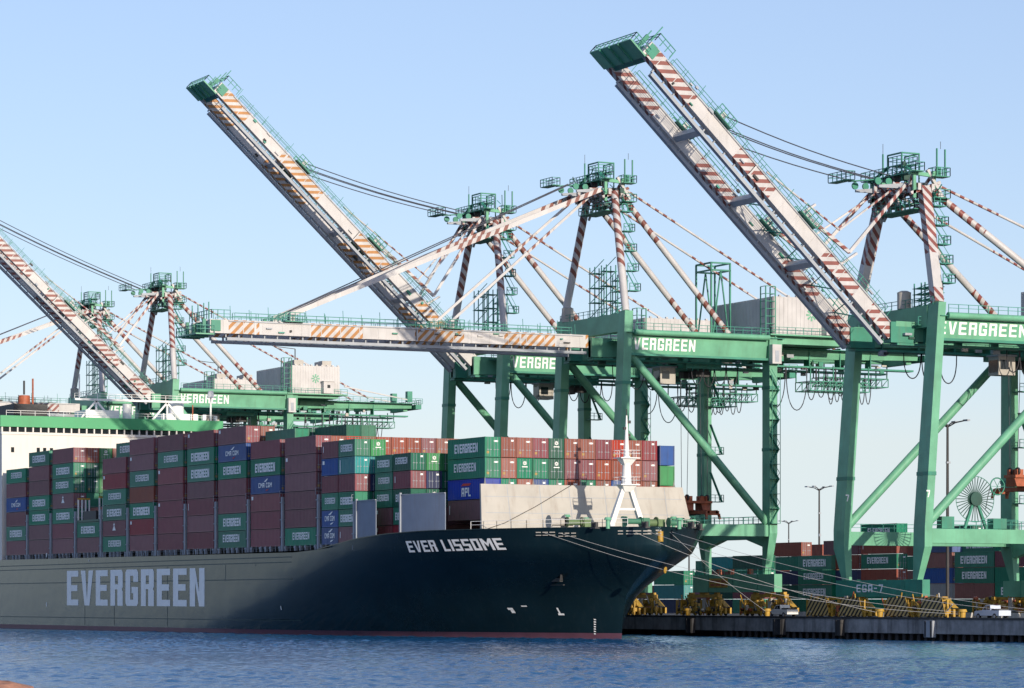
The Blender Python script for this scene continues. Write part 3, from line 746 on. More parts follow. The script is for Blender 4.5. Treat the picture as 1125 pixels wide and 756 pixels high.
# forecastle machinery
DECKY = paint('olive_winch_paint', (0.10, 0.16, 0.07), .6, .2, .8, .3)
for (x, y, r, mt) in ((-388, 200.3, .95, BREAK), (-387, 202.6, .7, DECKY), (-386, 213.8, .85, DECKY), (-384, 217, .7, DECKG), (-380, 208, .65, DECKG)):
    w = MB(); w.tube((x, y - 1.1, fz + 1.1), (x, y + 1.1, fz + 1.1), r * .6, mt, n=14); w.disc((x, y - 1.15, fz + 1.1), (0, 1, 0), r, .14, mt); w.disc((x, y + 1.15, fz + 1.1), (0, 1, 0), r, .14, mt)
    w.box(x - 1.2, x + 1.2, y - 1.6, y + 1.6, fz, fz + .35, GREY); w.box(x - .6, x + .6, y + 1.3, y + 2.3, fz + .35, fz + 1.6, mt); w.build('mooring_winch', ship)
for (x, y, h) in ((-391, 203.5, 1.9), (-390, 206, 1.5), (-389, 211.5, 1.7), (-390, 220, 1.8), (-388, 222, 1.4), (-378, 203, 1.2), (-376, 213, 1.2)):
    w = MB(); w.tube((x, y, fz), (x, y, fz + h), .28, GREEN, n=10); w.tube((x, y, fz + h), (x, y, fz + h + .35), .55, GREEN, n=12, r2=.4); w.build('deck_ventilator', ship)
for (x, y) in ((-379, 201.5), (-373, 206), (-371, 212), (-381, 219)):
    w = MB(); w.box(x - .8, x + .8, y - .35, y + .35, fz, fz + .2, DARK); w.tube((x - .5, y, fz + .2), (x - .5, y, fz + .9), .25, DARK); w.tube((x + .5, y, fz + .2), (x + .5, y, fz + .9), .25, DARK); w.build('bitts', ship)
# yellow floats hanging at the bow edge
for px, py in ((729, 587), (729, 592)):
    p = hull_at(px, py); w = MB(); c = p + V((0, -.5, 0)); w.tube(c - V((0, 0, .4)), c + V((0, 0, .4)), .4, YEL, n=12); w.tube(c + V((0, 0, .4)), c + V((0, 0, .6)), .15, DARK); w.build('yellow_float', ship)

# ------------------------------------------------------------------ ship cargo
ROWP = 2.52; Y0 = 186.9 + CW / 2; T40 = 2.79
STACKS = [
 ['maroon', 'green:eg', 'maroon', 'blue:cma', 'maroon', 'green:eg'],
 ['maroon', 'maroon', 'green:eg', 'green:eg', 'maroon', 'maroon', 'green:eg'],
 ['maroon', 'maroon', 'green:eg', 'maroon:tri', 'green:eg', 'green:eg', 'maroon'],
 ['maroon', 'green:eg'],
 ['green:eg', 'maroon:tri', 'green:eg', 'green:eg', 'crimson:logo', 'maroon'],
 ['maroon', 'crimson:logo', 'green:eg', 'rust', 'green:eg', 'maroon:logo', 'maroon'],
 ['maroon', 'maroon', 'maroon:logo', 'maroon', 'crimson:logo', 'green:eg', 'maroon'],
 ['maroon', 'maroon', 'maroon:plate', 'maroon', 'green:eg', 'green:eg', 'maroon:logo'],
 ['green:eg', 'green:eg', 'maroon', 'maroon', 'green:eg', 'blue:cma', 'maroon:logo'],
 ['maroon', 'maroon', 'crimson:logo', 'blue:cma', 'green:eg', 'maroon'],
 ['green:eg', 'maroon', 'maroon', 'maroon', 'maroon:logo', 'maroon']]
def zbase(X): return 13.75 + tzs(X)
for i, st in enumerate(STACKS):
    for k, sp in enumerate(st):
        col, _, mk = sp.partition(':')
        lab = f"{CNAME.get(col, col)} container {MARKTXT[mk]}".strip() + f", {tier_words(k, len(st))} tier of the {NTH[i]} outboard stack from the deckhouse"
        container(BAY[i], Y0, zbase(BAY[i] + 6) + k * T40, 12.19, T40 - .07, col, mk, lab, 'containers stacked outboard along the ship')
# bays L and M: pairs of short boxes
L1 = ['blue:cma', 'blue:cma', 'green:eg', 'maroon', 'blue:logo', 'maroon:plate']; L2 = ['maroon:plate', 'green:eg', 'green:eg', 'maroon', 'teal:stripe', 'green:eg']
M1 = ['crimson:logo', 'maroon:logo', 'green:eg', 'green:eg', 'green:eg']; M2 = ['crimson', 'green:eg', 'dark green:eg', 'maroon:plate', 'dark green:eg']
T20 = 2.59
for nm, X, Yc, st, base in (('outer short stack, first pair from left', -439.2, Y0, L1, 13.75), ('inner short stack, first pair from left', -432.8, Y0, L2, 13.75),
                            ('outer short stack, pair nearer the bow', -425.1, Y0 + ROWP, M1, 13.75), ('inner short stack, pair nearer the bow', -418.6, Y0 + ROWP, M2, 13.75)):
    for k, sp in enumerate(st):
        col, _, mk = sp.partition(':')
        lab = f"{CNAME.get(col, col)} container {MARKTXT[mk]}".strip() + f", {tier_words(k, len(st))} tier, {nm}"
        container(X, Yc, base + k * T20, 6.06, T20 - .07, col, mk, lab, 'short containers near the bow', end='plain' if k < 3 else 'mark')
# bow block: the outboard stack and eleven columns of ends above the breakwater
NX = -410.6; NY = 194.4 + CW / 2; NT = 2.93; NB = 16.75
for k, sp in enumerate(['maroon:plate', 'royal:apl', 'green:eg', 'green:eg']):
    col, _, mk = sp.partition(':')
    container(NX, NY, NB + k * NT, 12.19, NT - .07, col, mk, f"{CNAME.get(col, col)} container {MARKTXT[mk]}, {tier_words(k, 4)} tier of stack left of breakwater", 'containers stacked at the bow', end='plain' if col != 'green' else 'tagged')
COLS = [('rust', 'rust', 'green'), ('rust', 'green*', 'rust'), ('maroon', 'green', 'blue'), ('dark green*', 'dark green*', 'green'), ('rust', 'maroon', 'rust'), ('rust', 'maroon', 'green'),
        ('maroon', 'rust', 'rust'), ('red', 'rust', 'blue'), ('rust', 'rust', 'rust'), ('crimson', 'maroon', 'rust')]
for j, (a, b, c) in enumerate(COLS):
    for k, cc in ((3, a), (2, b), (1, c)):
        star = cc.endswith('*'); cc = cc.rstrip('*')
        nm = {3: 'top row', 2: 'second row', 1: 'third row'}[k]
        place = 'partly behind the white foremast' if j in (7, 8) and False else f"{NTH[j]} column from left"
        container(NX, NY + (j + 1) * ROWP, NB + k * NT, 12.19, NT - .07, cc, '', f"{CNAME.get(cc, cc)} container end{' with white star' if star else ''} above the breakwater, {nm}, {place}", 'containers stacked at the bow', end='star' if star else ('tagged' if (j + k) % 3 else 'mark'))
for k, cc in ((3, 'blue'), (2, 'lime'), (1, 'rust')):
    z = NB + k * NT - .65 if k > 1 else NB + k * NT - .65
    container(NX, NY + 11 * ROWP + .35, z, 12.19, NT - .07, cc, '', {3: 'bright blue container end on the far right of the bow block, topmost', 2: 'bright green container end under the blue one at right of the bow block', 1: 'rust container end low at the right end of the bow block'}[k], 'containers stacked at the bow', end='plain')
# inner columns whose ends show above the lower stacks
def inner(bay, row, tier, cc, lab, end='tagged', L=12.19, X=None, base=None, T=T40):
    star = cc.endswith('*'); cc = cc.rstrip('*')
    X = BAY[bay] if X is None else X
    b = zbase(X + 6) if base is None else base
    container(X, Y0 + row * ROWP, b + tier * T, L, T - .07, cc, '', f"{CNAME.get(cc, cc)} container end{' with star' if star else ''} {lab}", 'inner containers showing their ends', end='star' if star else end)
KT = ['rust', 'red', 'rust', 'rust', 'rust', 'rust', 'maroon', 'rust', 'rust', 'rust', 'lime']
KS = ['rust', 'rust', 'maroon', 'rust', 'rust', 'green', 'rust', 'rust', 'rust', 'maroon', 'rust']
KU = ['maroon', 'rust', 'rust', 'green', 'rust', 'maroon', 'rust', 'green', 'rust', 'rust', 'rust']
for j in range(11):
    inner(10, j + 1, 5, KT[j], f"in the high row behind short stacks, top tier, {NTH[j]} from left")
    inner(10, j + 1, 4, KS[j], f"in the high row behind short stacks, second down, {NTH[j]} from left")
    if j < 8: inner(10, j + 1, 3, KU[j], f"in the high row behind short stacks, third down, {NTH[j]} from left")
for k, cc in ((5, 'lime*'), (4, 'teal'), (3, 'navy'), (2, 'dark green')):  # bright top end, dark lower ends: sun and shadow put into the colour
    inner(11, 1, k, cc, f"inboard of the first short pair, {['', '', 'fourth', 'third', 'second', 'top'][k]} tier down" if k < 5 else 'inboard of the first short pair, on top', L=6.06, X=-432.8, base=13.75, T=T20, end='mark')
for r, ccs in ((2, ((4, 'lime*'), (3, 'navy'), (2, 'dark green*'))), (3, ((4, 'lime'), (3, 'dark green'), (2, 'dark green'))), (4, ((4, 'rust'), (3, 'navy'), (2, 'navy')))):  # sunlit top ends brighter, shadowed lower ends darker, by choice of colour
    for k, cc in ccs:
        inner(12, r, k, cc, f"inboard of second short pair, {['', '', 'third', 'second', 'top'][k]} tier, {NTH[r - 2]} column", L=6.06, X=-418.6, base=13.75, T=T20, end='mark')
for r, ccs in ((1, ((6, 'rust'), (5, 'dark green'), (4, 'dark green'))), (2, ((6, 'lime*'), (5, 'lime*'), (4, 'lime*'))), (3, ((6, 'rust*'), (5, 'green'), (4, 'green')))):  # neighbour's shadow put into the dark greens, sunlight into the bright greens
    for k, cc in ccs:
        inner(2, r, k, cc, f"inboard of third outboard stack, {['', '', '', '', 'third down', 'second down', 'top'][k]}, {NTH[r - 1]} column")
container(BAY[4], Y0 + ROWP, zbase(BAY[4] + 6) + 6 * T40, 12.19, T40 - .03, 'green', 'eg', 'green lettered container riding one tier above the fifth outboard stack, just inboard', 'inner containers showing their ends')
for r, k, cc in ((1, 6, 'rust'), (1, 5, 'green')):
    inner(7, r, k, cc, f"in the gap right of the eighth outboard stack, {'upper' if k == 6 else 'lower'}"); inner(8, r, k, cc, f"in the gap right of the ninth outboard stack, {'upper' if k == 6 else 'lower'}")
for bay, row, cc in ((9, 1, 'green'), (9, 2, 'dark green'), (9, 3, 'green'), (10, 2, 'dark green'), (10, 3, 'green')):
    X = BAY[bay]
    container(X, Y0 + row * ROWP, zbase(X + 6) + 6 * T40 - .35, 12.19, T40 - .75, cc, '', f"{CNAME.get(cc, cc)} container above the {NTH[bay]} outboard stack, {NTH[row - 1]} row inboard", 'inner containers showing their ends', end='star' if (bay, row) == (9, 2) else 'plain')
# the rest of the cargo, out of sight behind the outboard stacks
mb = MB(); rr = random.Random(3); pal = [CC[c] for c in ('maroon', 'rust', 'green', 'maroon', 'navy', 'dark green', 'rust')]
hts = [6, 6, 6, 6, 6, 6, 6, 6, 6, 6, 5]
for i in range(13):
    X = BAY[i] if i < 13 else 0
    n = [5, 6, 4, 3, 5, 6, 6, 6, 5, 6, 3, 2, 2][i]
    r0 = 1 if i < 11 else (2 if i == 11 else 5)
    for r in range(r0, 17 if i < 12 else 13):
        nn = n if not (i == 3) else (3 if r < 3 else 6)
        if i == 2 and r > 3: nn = 6
        if i in (0,) : nn = 5
        for k in range(nn):
            z = zbase(X + 6) + k * T40; y = Y0 + r * ROWP
            mb.box(X + .05, X + 12.1, y - 1.2, y + 1.2, z + .02, z + T40 - .04, rr.choice(pal))
for j in range(12):
    y = NY + (j) * ROWP
    if j: mb.box(NX + .05, NX + 12.1, y - 1.2, y + 1.2, NB, NB + NT - .05, rr.choice(pal))
tag(mb.build('container_stow'), 'closely packed containers filling the ship behind the outboard stacks', 'containers', kind='stuff')
# open frame bay beside the fourth stack: pale flat rack ends standing on the two low boxes
fr = empty('flat_rack', (BAY[3] + 6.1, Y0, zbase(BAY[3] + 6) + 2 * T40)); tag(fr, 'open flat rack with pale upright ends on the lowest outboard stack', 'flat rack')
mb = MB(); mb.box(-6.05, 6.05, -1.2, 1.2, 0, .4, CC['dark green']); mb.build('base', fr)
for sx in (-1, 1):
    mb = MB()
    for y in (-1.05, -.35, .35, 1.05): mb.box(sx * 5.9 - .1, sx * 5.9 + .1, y - .12, y + .12, .4, 4.2, MASTW)
    mb.box(sx * 5.9 - .09, sx * 5.9 + .09, -1.2, 1.2, 4.2, 4.5, YEL); mb.build('end_frame', fr)
mb = MB(); mb.box(-3.5, 3.5, -.9, .9, .42, 2.0, DARK); mb.build('covered_load', fr)

# ------------------------------------------------------------------ ship to shore cranes
def lattice(mb, a, b, w, h, m, n=6, t=.12):
    """box lattice girder from a to b hanging w wide (X) and h tall"""
    a = V(a); b = V(b)
    cs = [V((sx * w / 2, 0, sz)) for sx in (-1, 1) for sz in (0, h)]
    for c in cs: mb.beam(a + c, b + c, t, t, m)
    for k in range(n + 1):
        q = a + (b - a) * (k / n)
        for i, j in ((0, 1), (2, 3), (0, 2), (1, 3)): mb.beam(q + cs[i], q + cs[j], t * .8, t * .8, m)
    for k in range(n):
        q0 = a + (b - a) * (k / n); q1 = a + (b - a) * ((k + 1) / n)
        for i, j in ((0, 1), (2, 3)): mb.beam(q0 + cs[i], q1 + cs[j], t * .7, t * .7, m)

def crane(cx, label, P):
    R = empty('harbor_crane', (cx, P['y0'], QZ)); tag(R, label, 'crane', 'ship to shore cranes on the quay')
    hx = P['hx']; G = P['gauge']; zt = P['ztop']; lean = P['lean']; zp = P['zp']; st = P['stripe']; bst = P['bstripe']
    big = P['model'] == 2
    gz0, gz1 = P['gz']
    zs0, zs1 = (3.9, 6.8) if not big else (3.0, 5.3)
    def wy(z): return lean * (z - zp) / (zt - zp) if z > zp else 0
    lw = P['lw']; ld = P['ld']
    # ---- bogies
    for sx in (-1, 1):
        for ly in (0, G):
            mb = MB(); c = sx * hx
            for s2 in (-1, 1):
                q = c + s2 * 4.3
                mb.hexa([(q - 3.4, ly - .45, 1.5), (q + 3.4, ly - .45, 1.5), (q + 3.4, ly + .45, 1.5), (q - 3.4, ly + .45, 1.5)], [(q - .8, ly - .45, 3.0), (q + .8, ly - .45, 3.0), (q + .8, ly + .45, 3.0), (q - .8, ly + .45, 3.0)], YEL)
                for s3 in (-1, 1):
                    q2 = q + s3 * 2.0
                    mb.box(q2 - 1.7, q2 + 1.7, ly - .6, ly - .28, .35, 1.35, YEL); mb.box(q2 - 1.7, q2 + 1.7, ly + .28, ly + .6, .35, 1.35, YEL)
                    mb.box(q2 - .35, q2 + .35, ly - .75, ly - .62, .5, 1.6, YEL)
                    mb.cbox((q2 + .9, ly - 1.0, 1.1), .6, .7, .6, YEL); mb.tube((q2 - .9, ly - 1.1, 1.0), (q2 - .9, ly - .62, 1.0), .25, DARK, n=8)
                mb.box(q - .5, q + .5, ly - .3, ly + .3, 2.98, 3.9, YEL) if not big else None
                mb.rail([(q - 3.2, ly - .7, 1.7), (q + 3.2, ly - .7, 1.7)], YEL, h=1.1, step=1.2, t=.09)
                mb.tube((q + 1.7, ly - .8, 1.4), (q + 1.7, ly - .8, 2.6), .3, YEL, n=8); mb.cbox((q - 1.6, ly - .75, 2.3), .8, .5, .7, YEL)
            brnd = random.Random(int(c * 7 + ly * 13 + cx))
            mb.box(c - 5.2, c + 5.2, ly - .4, ly + .4, 3.02, zs0 - .35, YEL); mb.box(c - .8, c + .8, ly - .45, ly + .45, zs0 - .349, zs0 - .003, YEL)
            for k in range(34):
                qx = c + brnd.uniform(-7.6, 7.6); qy = ly - brnd.uniform(.8, 1.3); qz = brnd.uniform(.5, 2.9); kind = brnd.random(); mt = brnd.choice([YEL, YEL, YEL, DARK, ORANGE, BREAK])
                if kind < .4: mb.cbox((qx, qy, qz), brnd.uniform(.25, .8), brnd.uniform(.2, .5), brnd.uniform(.25, .9), mt)
                elif kind < .7: mb.beam((qx, qy, qz - .5), (qx + brnd.uniform(-1.2, 1.2), qy, qz + brnd.uniform(.3, 1.0)), .14, .14, mt)
                else: mb.tube((qx - .3, qy, qz), (qx + .3, qy, qz), brnd.uniform(.12, .3), mt, n=8)
            for qx in (-7.4, -5.9, -.9, .9, 5.9, 7.4): mb.box(c + qx - .12, c + qx + .12, ly - 1.25, ly - 1.0, .1, 2.6, YEL)
            mb.cbox((c + 1.9, ly - 1.0, 1.9), .9, .5, 2.0, BREAK)
            bo = mb.build('bogie', R)
            mb = MB()
            for s2 in (-1, 1):
                for s3 in (-1, 1):
                    for s4 in (-.8, .8): mb.disc((c + s2 * 4.3 + s3 * 2.0 + s4, ly, .42), (0, 1, 0), .4, .3, DARK, n=12)
            mb.build('wheel', bo)
            if ly == 0:
                mb = MB()
                for s2 in (-1, 1):
                    q = c + s2 * 4.3
                    p4 = [(q - 3.1, ly - 1.42, .4), (q + 3.1, ly - 1.42, .4), (q + 2.2, ly - 1.42, 2.9), (q - 2.2, ly - 1.42, 2.9)]
                    mb.hexa([(q - 3.1, ly - 1.42, .4), (q + 3.1, ly - 1.42, .4), (q + 3.1, ly - 1.36, .4), (q - 3.1, ly - 1.36, .4)], [(q - 2.2, ly - 1.42, 2.9), (q + 2.2, ly - 1.42, 2.9), (q + 2.2, ly - 1.36, 2.9), (q - 2.2, ly - 1.36, 2.9)], YEL)
                    mb.poly([(a, b - .004, d) for a, b, d in p4], HAZ, uv=[(a - d, 0) for a, b, d in p4])
                mb.build('guard_board', bo)
    # ---- sill beams
    for ly in (0, G):
        mb = MB(); e = hx + (2.6 if not big else .75)
        mb.box(-e, e, ly - ld * .5, ly + ld * .5, zs0, zs1, GREEN if ly else GREEN2)
        for q in (-e * .6, 0, e * .6): mb.box(q - .08, q + .08, ly - ld * .5 - .03, ly + ld * .5 + .03, zs0 - .05, zs1 + .05, GREEN2)
        s = mb.build('sill_beam', R)
        if big and ly == 0:
            text_mb('EGA-7', lambda a, b: (-5.4 + a, -ld * .5 - .012, 3.65 + b), 6.6, 1.05, LETTER, t=.2, hs=.16, gap=.3).build('lettering', s)
        if not big and ly == G:
            m2 = MB(); m2.box(-7.6, -1.6, ly - ld * .5 - .1, ly - ld * .5 - .04, 4.7, 6.2, YEL)
            for r in range(2):
                for k in range(3): m2.box(-7.1 + k * 1.75, -5.7 + k * 1.75, ly - ld * .5 - .13, ly - ld * .5 - .102, 4.95 + r * .6, 5.3 + r * .6, ORANGE)
            m2.build('warning_sign', s)
            m3 = MB(); m3.rail([(-e, ly - .7, zs1), (e, ly - .7, zs1)], RAIL, h=1.0, step=1.8)
            for q in (-hx + 5, -hx + 9, hx - 6): m3.box(q - .3, q + .3, ly - .5, ly + .3, zs1, zs1 + .9, ORANGE)
            m3.build('sill_walkway', s)
    # ---- legs
    for sx in (-1, 1):
        for ly in (0, G):
            mb = MB(); top = zt if ly == 0 else gz1 + .3
            y_at = (lambda z: wy(z)) if ly == 0 else (lambda z: G)
            if big:
                prof = [(zs1, 1.1, -sx * 1.2), (zs1 + 4.4, lw, -sx * .05), (zp, lw, 0), (top, lw * .9, 0)]
            else:
                prof = [(zs1, .7, -sx * 1.1), (zp - 1.6, lw, 0), (zp, lw, 0), (top, lw * .95, 0)]
            for (za, wa, oa), (zb, wb, ob) in zip(prof, prof[1:]):
                ya, yb = y_at(za), y_at(zb); da = ld * (.75 if za == zs1 else 1)
                xa, xb = sx * hx + oa, sx * hx + ob
                mb.hexa([(xa - wa / 2, ya - da / 2, za), (xa + wa / 2, ya - da / 2, za), (xa + wa / 2, ya + da / 2, za), (xa - wa / 2, ya + da / 2, za)],
                        [(xb - wb / 2, yb - ld / 2, zb), (xb + wb / 2, yb - ld / 2, zb), (xb + wb / 2, yb + ld / 2, zb), (xb - wb / 2, yb + ld / 2, zb)], GREEN)
            for z in ([zp + 7.2] if big else [zp + 12, zp + 22]):
                y = y_at(z); mb.cbox((sx * hx, y, z), lw + .12, ld + .12, .5, GREEN2)
            leg = mb.build('leg', R)
            if big and ly == 0:
                text_mb('7', lambda a, b: (sx * hx + lw / 2 + .03, -.35 + a, zp + 4 + b + 0), .55, .95, LETTER).build('leg_number', leg)
    # ---- portal beams
    pz = zp - 1.5
    for ly in (0, G):
        mb = MB()
        if not (big and ly == 0):
            xx = hx - lw / 2
            mb.box(-xx, xx, ly - ld * .42, ly + ld * .42, pz - 1.0, pz + 1.6, GREEN)
            for sx in (-1, 1):
                a, b = sx * xx, sx * (xx - 5.5)
                q = sorted((a, b)); 
                tri = [(a, pz - 2.3), (a, pz - 1.002), (b, pz - 1.002)]
                for s2 in (-1, 1): pass
                f = [(x, ly - ld * .40, z) for x, z in tri]; g = [(x, ly + ld * .40, z) for x, z in tri]
                mb.faces(f + g, [(0, 1, 2), (5, 4, 3), (0, 3, 4, 1), (1, 4, 5, 2), (2, 5, 3, 0)], GREEN)
            po = mb.build('portal_beam', R)
            m2 = MB(); m2.rail([(-xx, ly - ld * .35, pz + 1.6), (xx, ly - ld * .35, pz + 1.6)], RAIL, h=1.1, step=1.6, t=.08); m2.build('handrail', po)
    for sx in (-1, 1):
        mb = MB(); x = sx * hx
        mb.box(x - lw * .33, x + lw * .33, ld / 2, G - ld / 2, pz - .6, pz + 1.3, GREEN)
        tb = mb.build('tie_beam', R)
        m2 = MB(); m2.rail([(x, ld, pz + 1.3), (x, G - ld, pz + 1.3)], RAIL, h=1.1, step=1.8, t=.08); m2.build('handrail', tb)
    # ---- diagonal braces
    for sx in (-1, 1):
        mb = MB(); x = sx * (hx - .1)
        if big: mb.tube((x, ld * .4, zp + .3), (x, G - ld * .5, gz0 + .4), .62, GREEN, n=14)
        else: mb.tube((x, lean * .93 + ld * .4, gz0 + .3), (x, G - ld * .4, zp + .2), .66, GREEN, n=14)
        mb.build('brace', R)
    # ---- upper tie beams with the company name, cross beams
    for sx in (-1, 1):
        mb = MB(); x = sx * hx; ya, yb = lean + ld * .45, G + (2 if not big else 26)
        ya = lean - ld * .3
        mb.hexa([(x - .3, ya, gz0), (x + .3, ya, gz0), (x + .3, yb, gz0), (x - .3, yb, gz0)], [(x - .7, ya, gz1), (x + .7, ya, gz1), (x + .7, yb, gz1), (x - .7, yb, gz1)], GREEN)
        mb.box(x - 1.0, x + 1.0, ya, yb, gz0 - .35, gz0 - .002, GREEN2)
        mb.tube((x + 1.45, ya + ld * .9, gz1 + .1), (x + 1.45, G - 1, gz1 + .1), .45, GREEN, n=12)
        mb.box(x - .7, x + 1.45, ya, yb, gz1 + .004, gz1 + .12, GREEN2)
        u = mb.build('upper_beam', R)
        w = 12.6 if not big else 14.5; y1 = lean - .2; h = (gz1 - gz0) * .58
        sl = .4 / (gz1 - gz0)
        text_mb('EVERGREEN', lambda a, b: (x + .3 + ((gz1 - gz0) * .2 + b) * sl + .015, y1 + a, gz0 + (gz1 - gz0) * .2 + b), w, h, LETTER, t=.22, hs=.17, gap=.24).build('lettering', u)
        m2 = MB(); m2.rail([(x + 1.45, ya + ld, gz1 + .5), (x + 1.45, G - 1, gz1 + .5)], RAIL, h=1.1, step=1.6, t=.08); m2.build('handrail', u)
    mb = MB(); yt = lean
    mb.box(-hx + lw / 2, hx - lw / 2, yt - .75, yt + .75, zt - 3.2, zt - .3, GREEN)
    mb.rail([(-hx, yt - .7, zt - .28), (hx, yt - .7, zt - .28)], RAIL, h=1.1, step=1.6, t=.08)
    mb.build('cross_beam', R)
    mb = MB(); mb.box(-hx + lw / 2, hx - lw / 2, G - .8, G + .8, gz1 - 1.6, gz1 + 1.0, GREEN); mb.build('cross_beam', R)
    # ---- trolley girders and rear frame
    gx = P['gx']; yr = P['rear']
    for sx in (-1, 1):
        mb = MB(); x = sx * gx
        mb.hexa([(x - .55, -1.6, gz0 - .3), (x + .55, -1.6, gz0 - .3), (x + .55, yr, gz0 + 1.2), (x - .55, yr, gz0 + 1.2)], [(x - .75, -1.6, gz1 - .4), (x + .75, -1.6, gz1 - .4), (x + .75, yr, gz1 - .9), (x - .75, yr, gz1 - .9)], GREEN)
        mb.box(x - .9, x + .9, -1.5, yr - 1, gz0 - .75, gz0 - .45, GREEN2)
        for k in range(int((yr - 4) / 6)): mb.box(x - .85, x + .85, 3 + k * 6 - .08, 3 + k * 6 + .08, gz0 - .44, gz1 - .5, GREEN2)
        gr_ = random.Random(int(cx * 3 + sx))
        for k in range(26):
            y = gr_.uniform(0, yr - 3); mb.cbox((x + gr_.choice([-1, 1]) * gr_.uniform(.8, 1.5), y, gz0 + gr_.uniform(-1.2, 1.6)), gr_.uniform(.2, .6), gr_.uniform(.3, 1.4), gr_.uniform(.2, .8), gr_.choice([GREEN2, DGREEN, DARK, GREY, BREAK]))
        t = mb.build('trolley_girder', R)
        m2 = MB(); ox = x + sx * 1.5
        m2.box(min(x + sx * .9, x + sx * 2.2), max(x + sx * .9, x + sx * 2.2), 1, yr + 2, gz1 - 1.0, gz1 - .9, GREEN2)
        m2.rail([(x + sx * 2.15, 1, gz1 - .9), (x + sx * 2.15, yr + 2, gz1 - .9)], RAIL, h=1.1, step=1.7, t=.08)
        m2.build('walkway', t)
    mb = MB()
    for y in (G + 8, yr - 10, yr - 1): mb.box(-gx + .56, gx - .56, y - .5, y + .5, gz0 + .6, gz1 - 1.0, GREEN)
    mb.box(-gx - 2.4, gx + 2.4, yr + .2, yr + 1.6, gz1 - 2.2, gz1 - 1.2, GREEN2)
    mb.rail([(-gx - 2.4, yr + 1.5, gz1 - 1.2), (gx + 2.4, yr + 1.5, gz1 - 1.2)], RAIL, h=1.1, step=1.2, t=.1)
    mb.cbox((gx, yr - .4, gz1 + .7), 1.2, 1.2, 2.4, GREEN2); mb.cbox((-gx, yr - .4, gz1 + .7), 1.2, 1.2, 2.4, GREEN2)
    mb.beam((gx + .4, G + 16, gz1 + 2.5), (gx + .4, yr - 1, gz1), .25, .25, WHITE); mb.beam((-gx, G + 16, gz1 + 2.5), (-gx, yr - 1, gz1), .25, .25, WHITE)
    mb.build('rear_frame', R)
    # hanging service baskets and festoon loops
    mb = MB(); lattice(mb, (gx + 1.2, G + 9.5, gz0 - 4.6), (gx + 1.2, G + 21, gz0 - 4.6), 4.6, 1.5, GREEN2, n=9, t=.15)
    lattice(mb, (-gx - 1.0, G + 19, gz0 - 2.8), (-gx - 1.0, G + 32, gz0 - 2.8), 3.6, 1.4, GREEN2, n=10, t=.14)
    for y in (G + 9.6, G + 14, G + 20.9):
        for dx in (-1.1, 3.4): mb.beam((gx + dx, y, gz0 - 3.1), (gx + dx, y, gz0 - .4), .16, .16, GREEN2)
    for y in (G + 19.2, G + 25, G + 31.8):
        for dx in (-2.7, .7): mb.beam((-gx + dx, y, gz0 - 1.4), (-gx + dx, y, gz0 + .8), .16, .16, GREEN2)
    mb.build('service_basket', R)
    for x, ya, n, wv, dp in ((gx + 1.0, G + 2.2, 2, 4.2, 6.6), (gx + 1.2, G + 10.2, 5, 1.9, 5.4), (-gx - 1, G + 21, 7, 1.25, 4.8), (-gx, 7, 3, 3.0, 4.4), (gx, 17, 4, 2.2, 3.8)):
        mb = MB()
        for k in range(n):
            y0 = ya + k * wv; d2 = dp * random.uniform(.8, 1.08)
            mb.path([(x, y0 + wv * (.5 - .5 * math.cos(math.pi * i / 14)) * .96, gz0 - .7 - d2 * math.sin(math.pi * i / 14) ** .75) for i in range(15)], .085, CABLE)
        mb.build('festoon_cable', R)
    # ---- machinery house
    hz0, hz1 = gz1 + .9 + P.get('hup', 0), gz1 + (7.0 if not big else 6.2) + P.get('hup', 0); hy0, hy1 = P['house']
    HXa, HXb = -9.6, hx + .2
    mh = MB(); n = 26
    mh.box(HXa, HXb, hy0, hy1, hz0, hz1, WHITE)
    for k in range(18): 
        y = hy0 + .4 + k * (hy1 - hy0 - .8) / 17; mh.box(HXb + .002, HXb + .05, y - .12, y + .12, hz0 + .05, hz1 - .1, WHITE)
        if k % 2: mh.box(HXb - .3, HXb + .1, y - .2, y + .2, hz1 + .002, hz1 + .28, WHITE)
    for k in range(20):
        x = HXa + .4 + k * (HXb - HXa - .8) / 19; mh.box(x - .12, x + .12, hy0 - .05, hy0 - .002, hz0 + .05, hz1 - .1, WHITE)
    house = mh.build('machinery_house', R)
    mb = MB(); mb.box(HXa - 1.2, HXb + 1.4, hy0 - 1.4, hy1 + 1.4, hz0 - .35, hz0 - .1, GREEN); mb.box(HXa, HXb, hy0 + .3, hy1 - .3, gz1 - .7, hz0 - .36, GREEN)
    mb.rail([(HXa, hy0 - 1.3, hz0 - .1), (HXb + 1.3, hy0 - 1.3, hz0 - .1), (HXb + 1.3, hy1 + 1.3, hz0 - .1)], RAIL, h=1.1, step=1.6, t=.08); mb.build('platform', house)
    mb = MB(); c = V((HXb + .07, hy0 + (hy1 - hy0) * .5, hz0 + 3.3))
    for k in range(8):
        a = k * math.pi / 4
        mb.poly([c + V((0, .25 * math.cos(a - .39), .25 * math.sin(a - .39))), c + V((0, 1.0 * math.cos(a - .16), 1.0 * math.sin(a - .16))), c + V((0, 1.0 * math.cos(a + .16), 1.0 * math.sin(a + .16))), c + V((0, .25 * math.cos(a + .39), .25 * math.sin(a + .39)))], GREEN)
    mb.build('star_emblem', house)
    mb = MB(); y = hy0 + (hy1 - hy0) * .72; mb.box(HXb + .02, HXb + 1.5, y - 1.2, y + 1.2, hz0, hz0 + 2.6, WHITE); mb.box(HXb + 1.5, HXb + 1.54, y - .35, y + .35, hz0 + 1.2, hz0 + 1.9, GLASS); mb.box(HXb, HXb + 1.7, y - 1.35, y + 1.35, hz0 + 2.61, hz0 + 2.75, WHITE); mb.build('entry_porch', house)
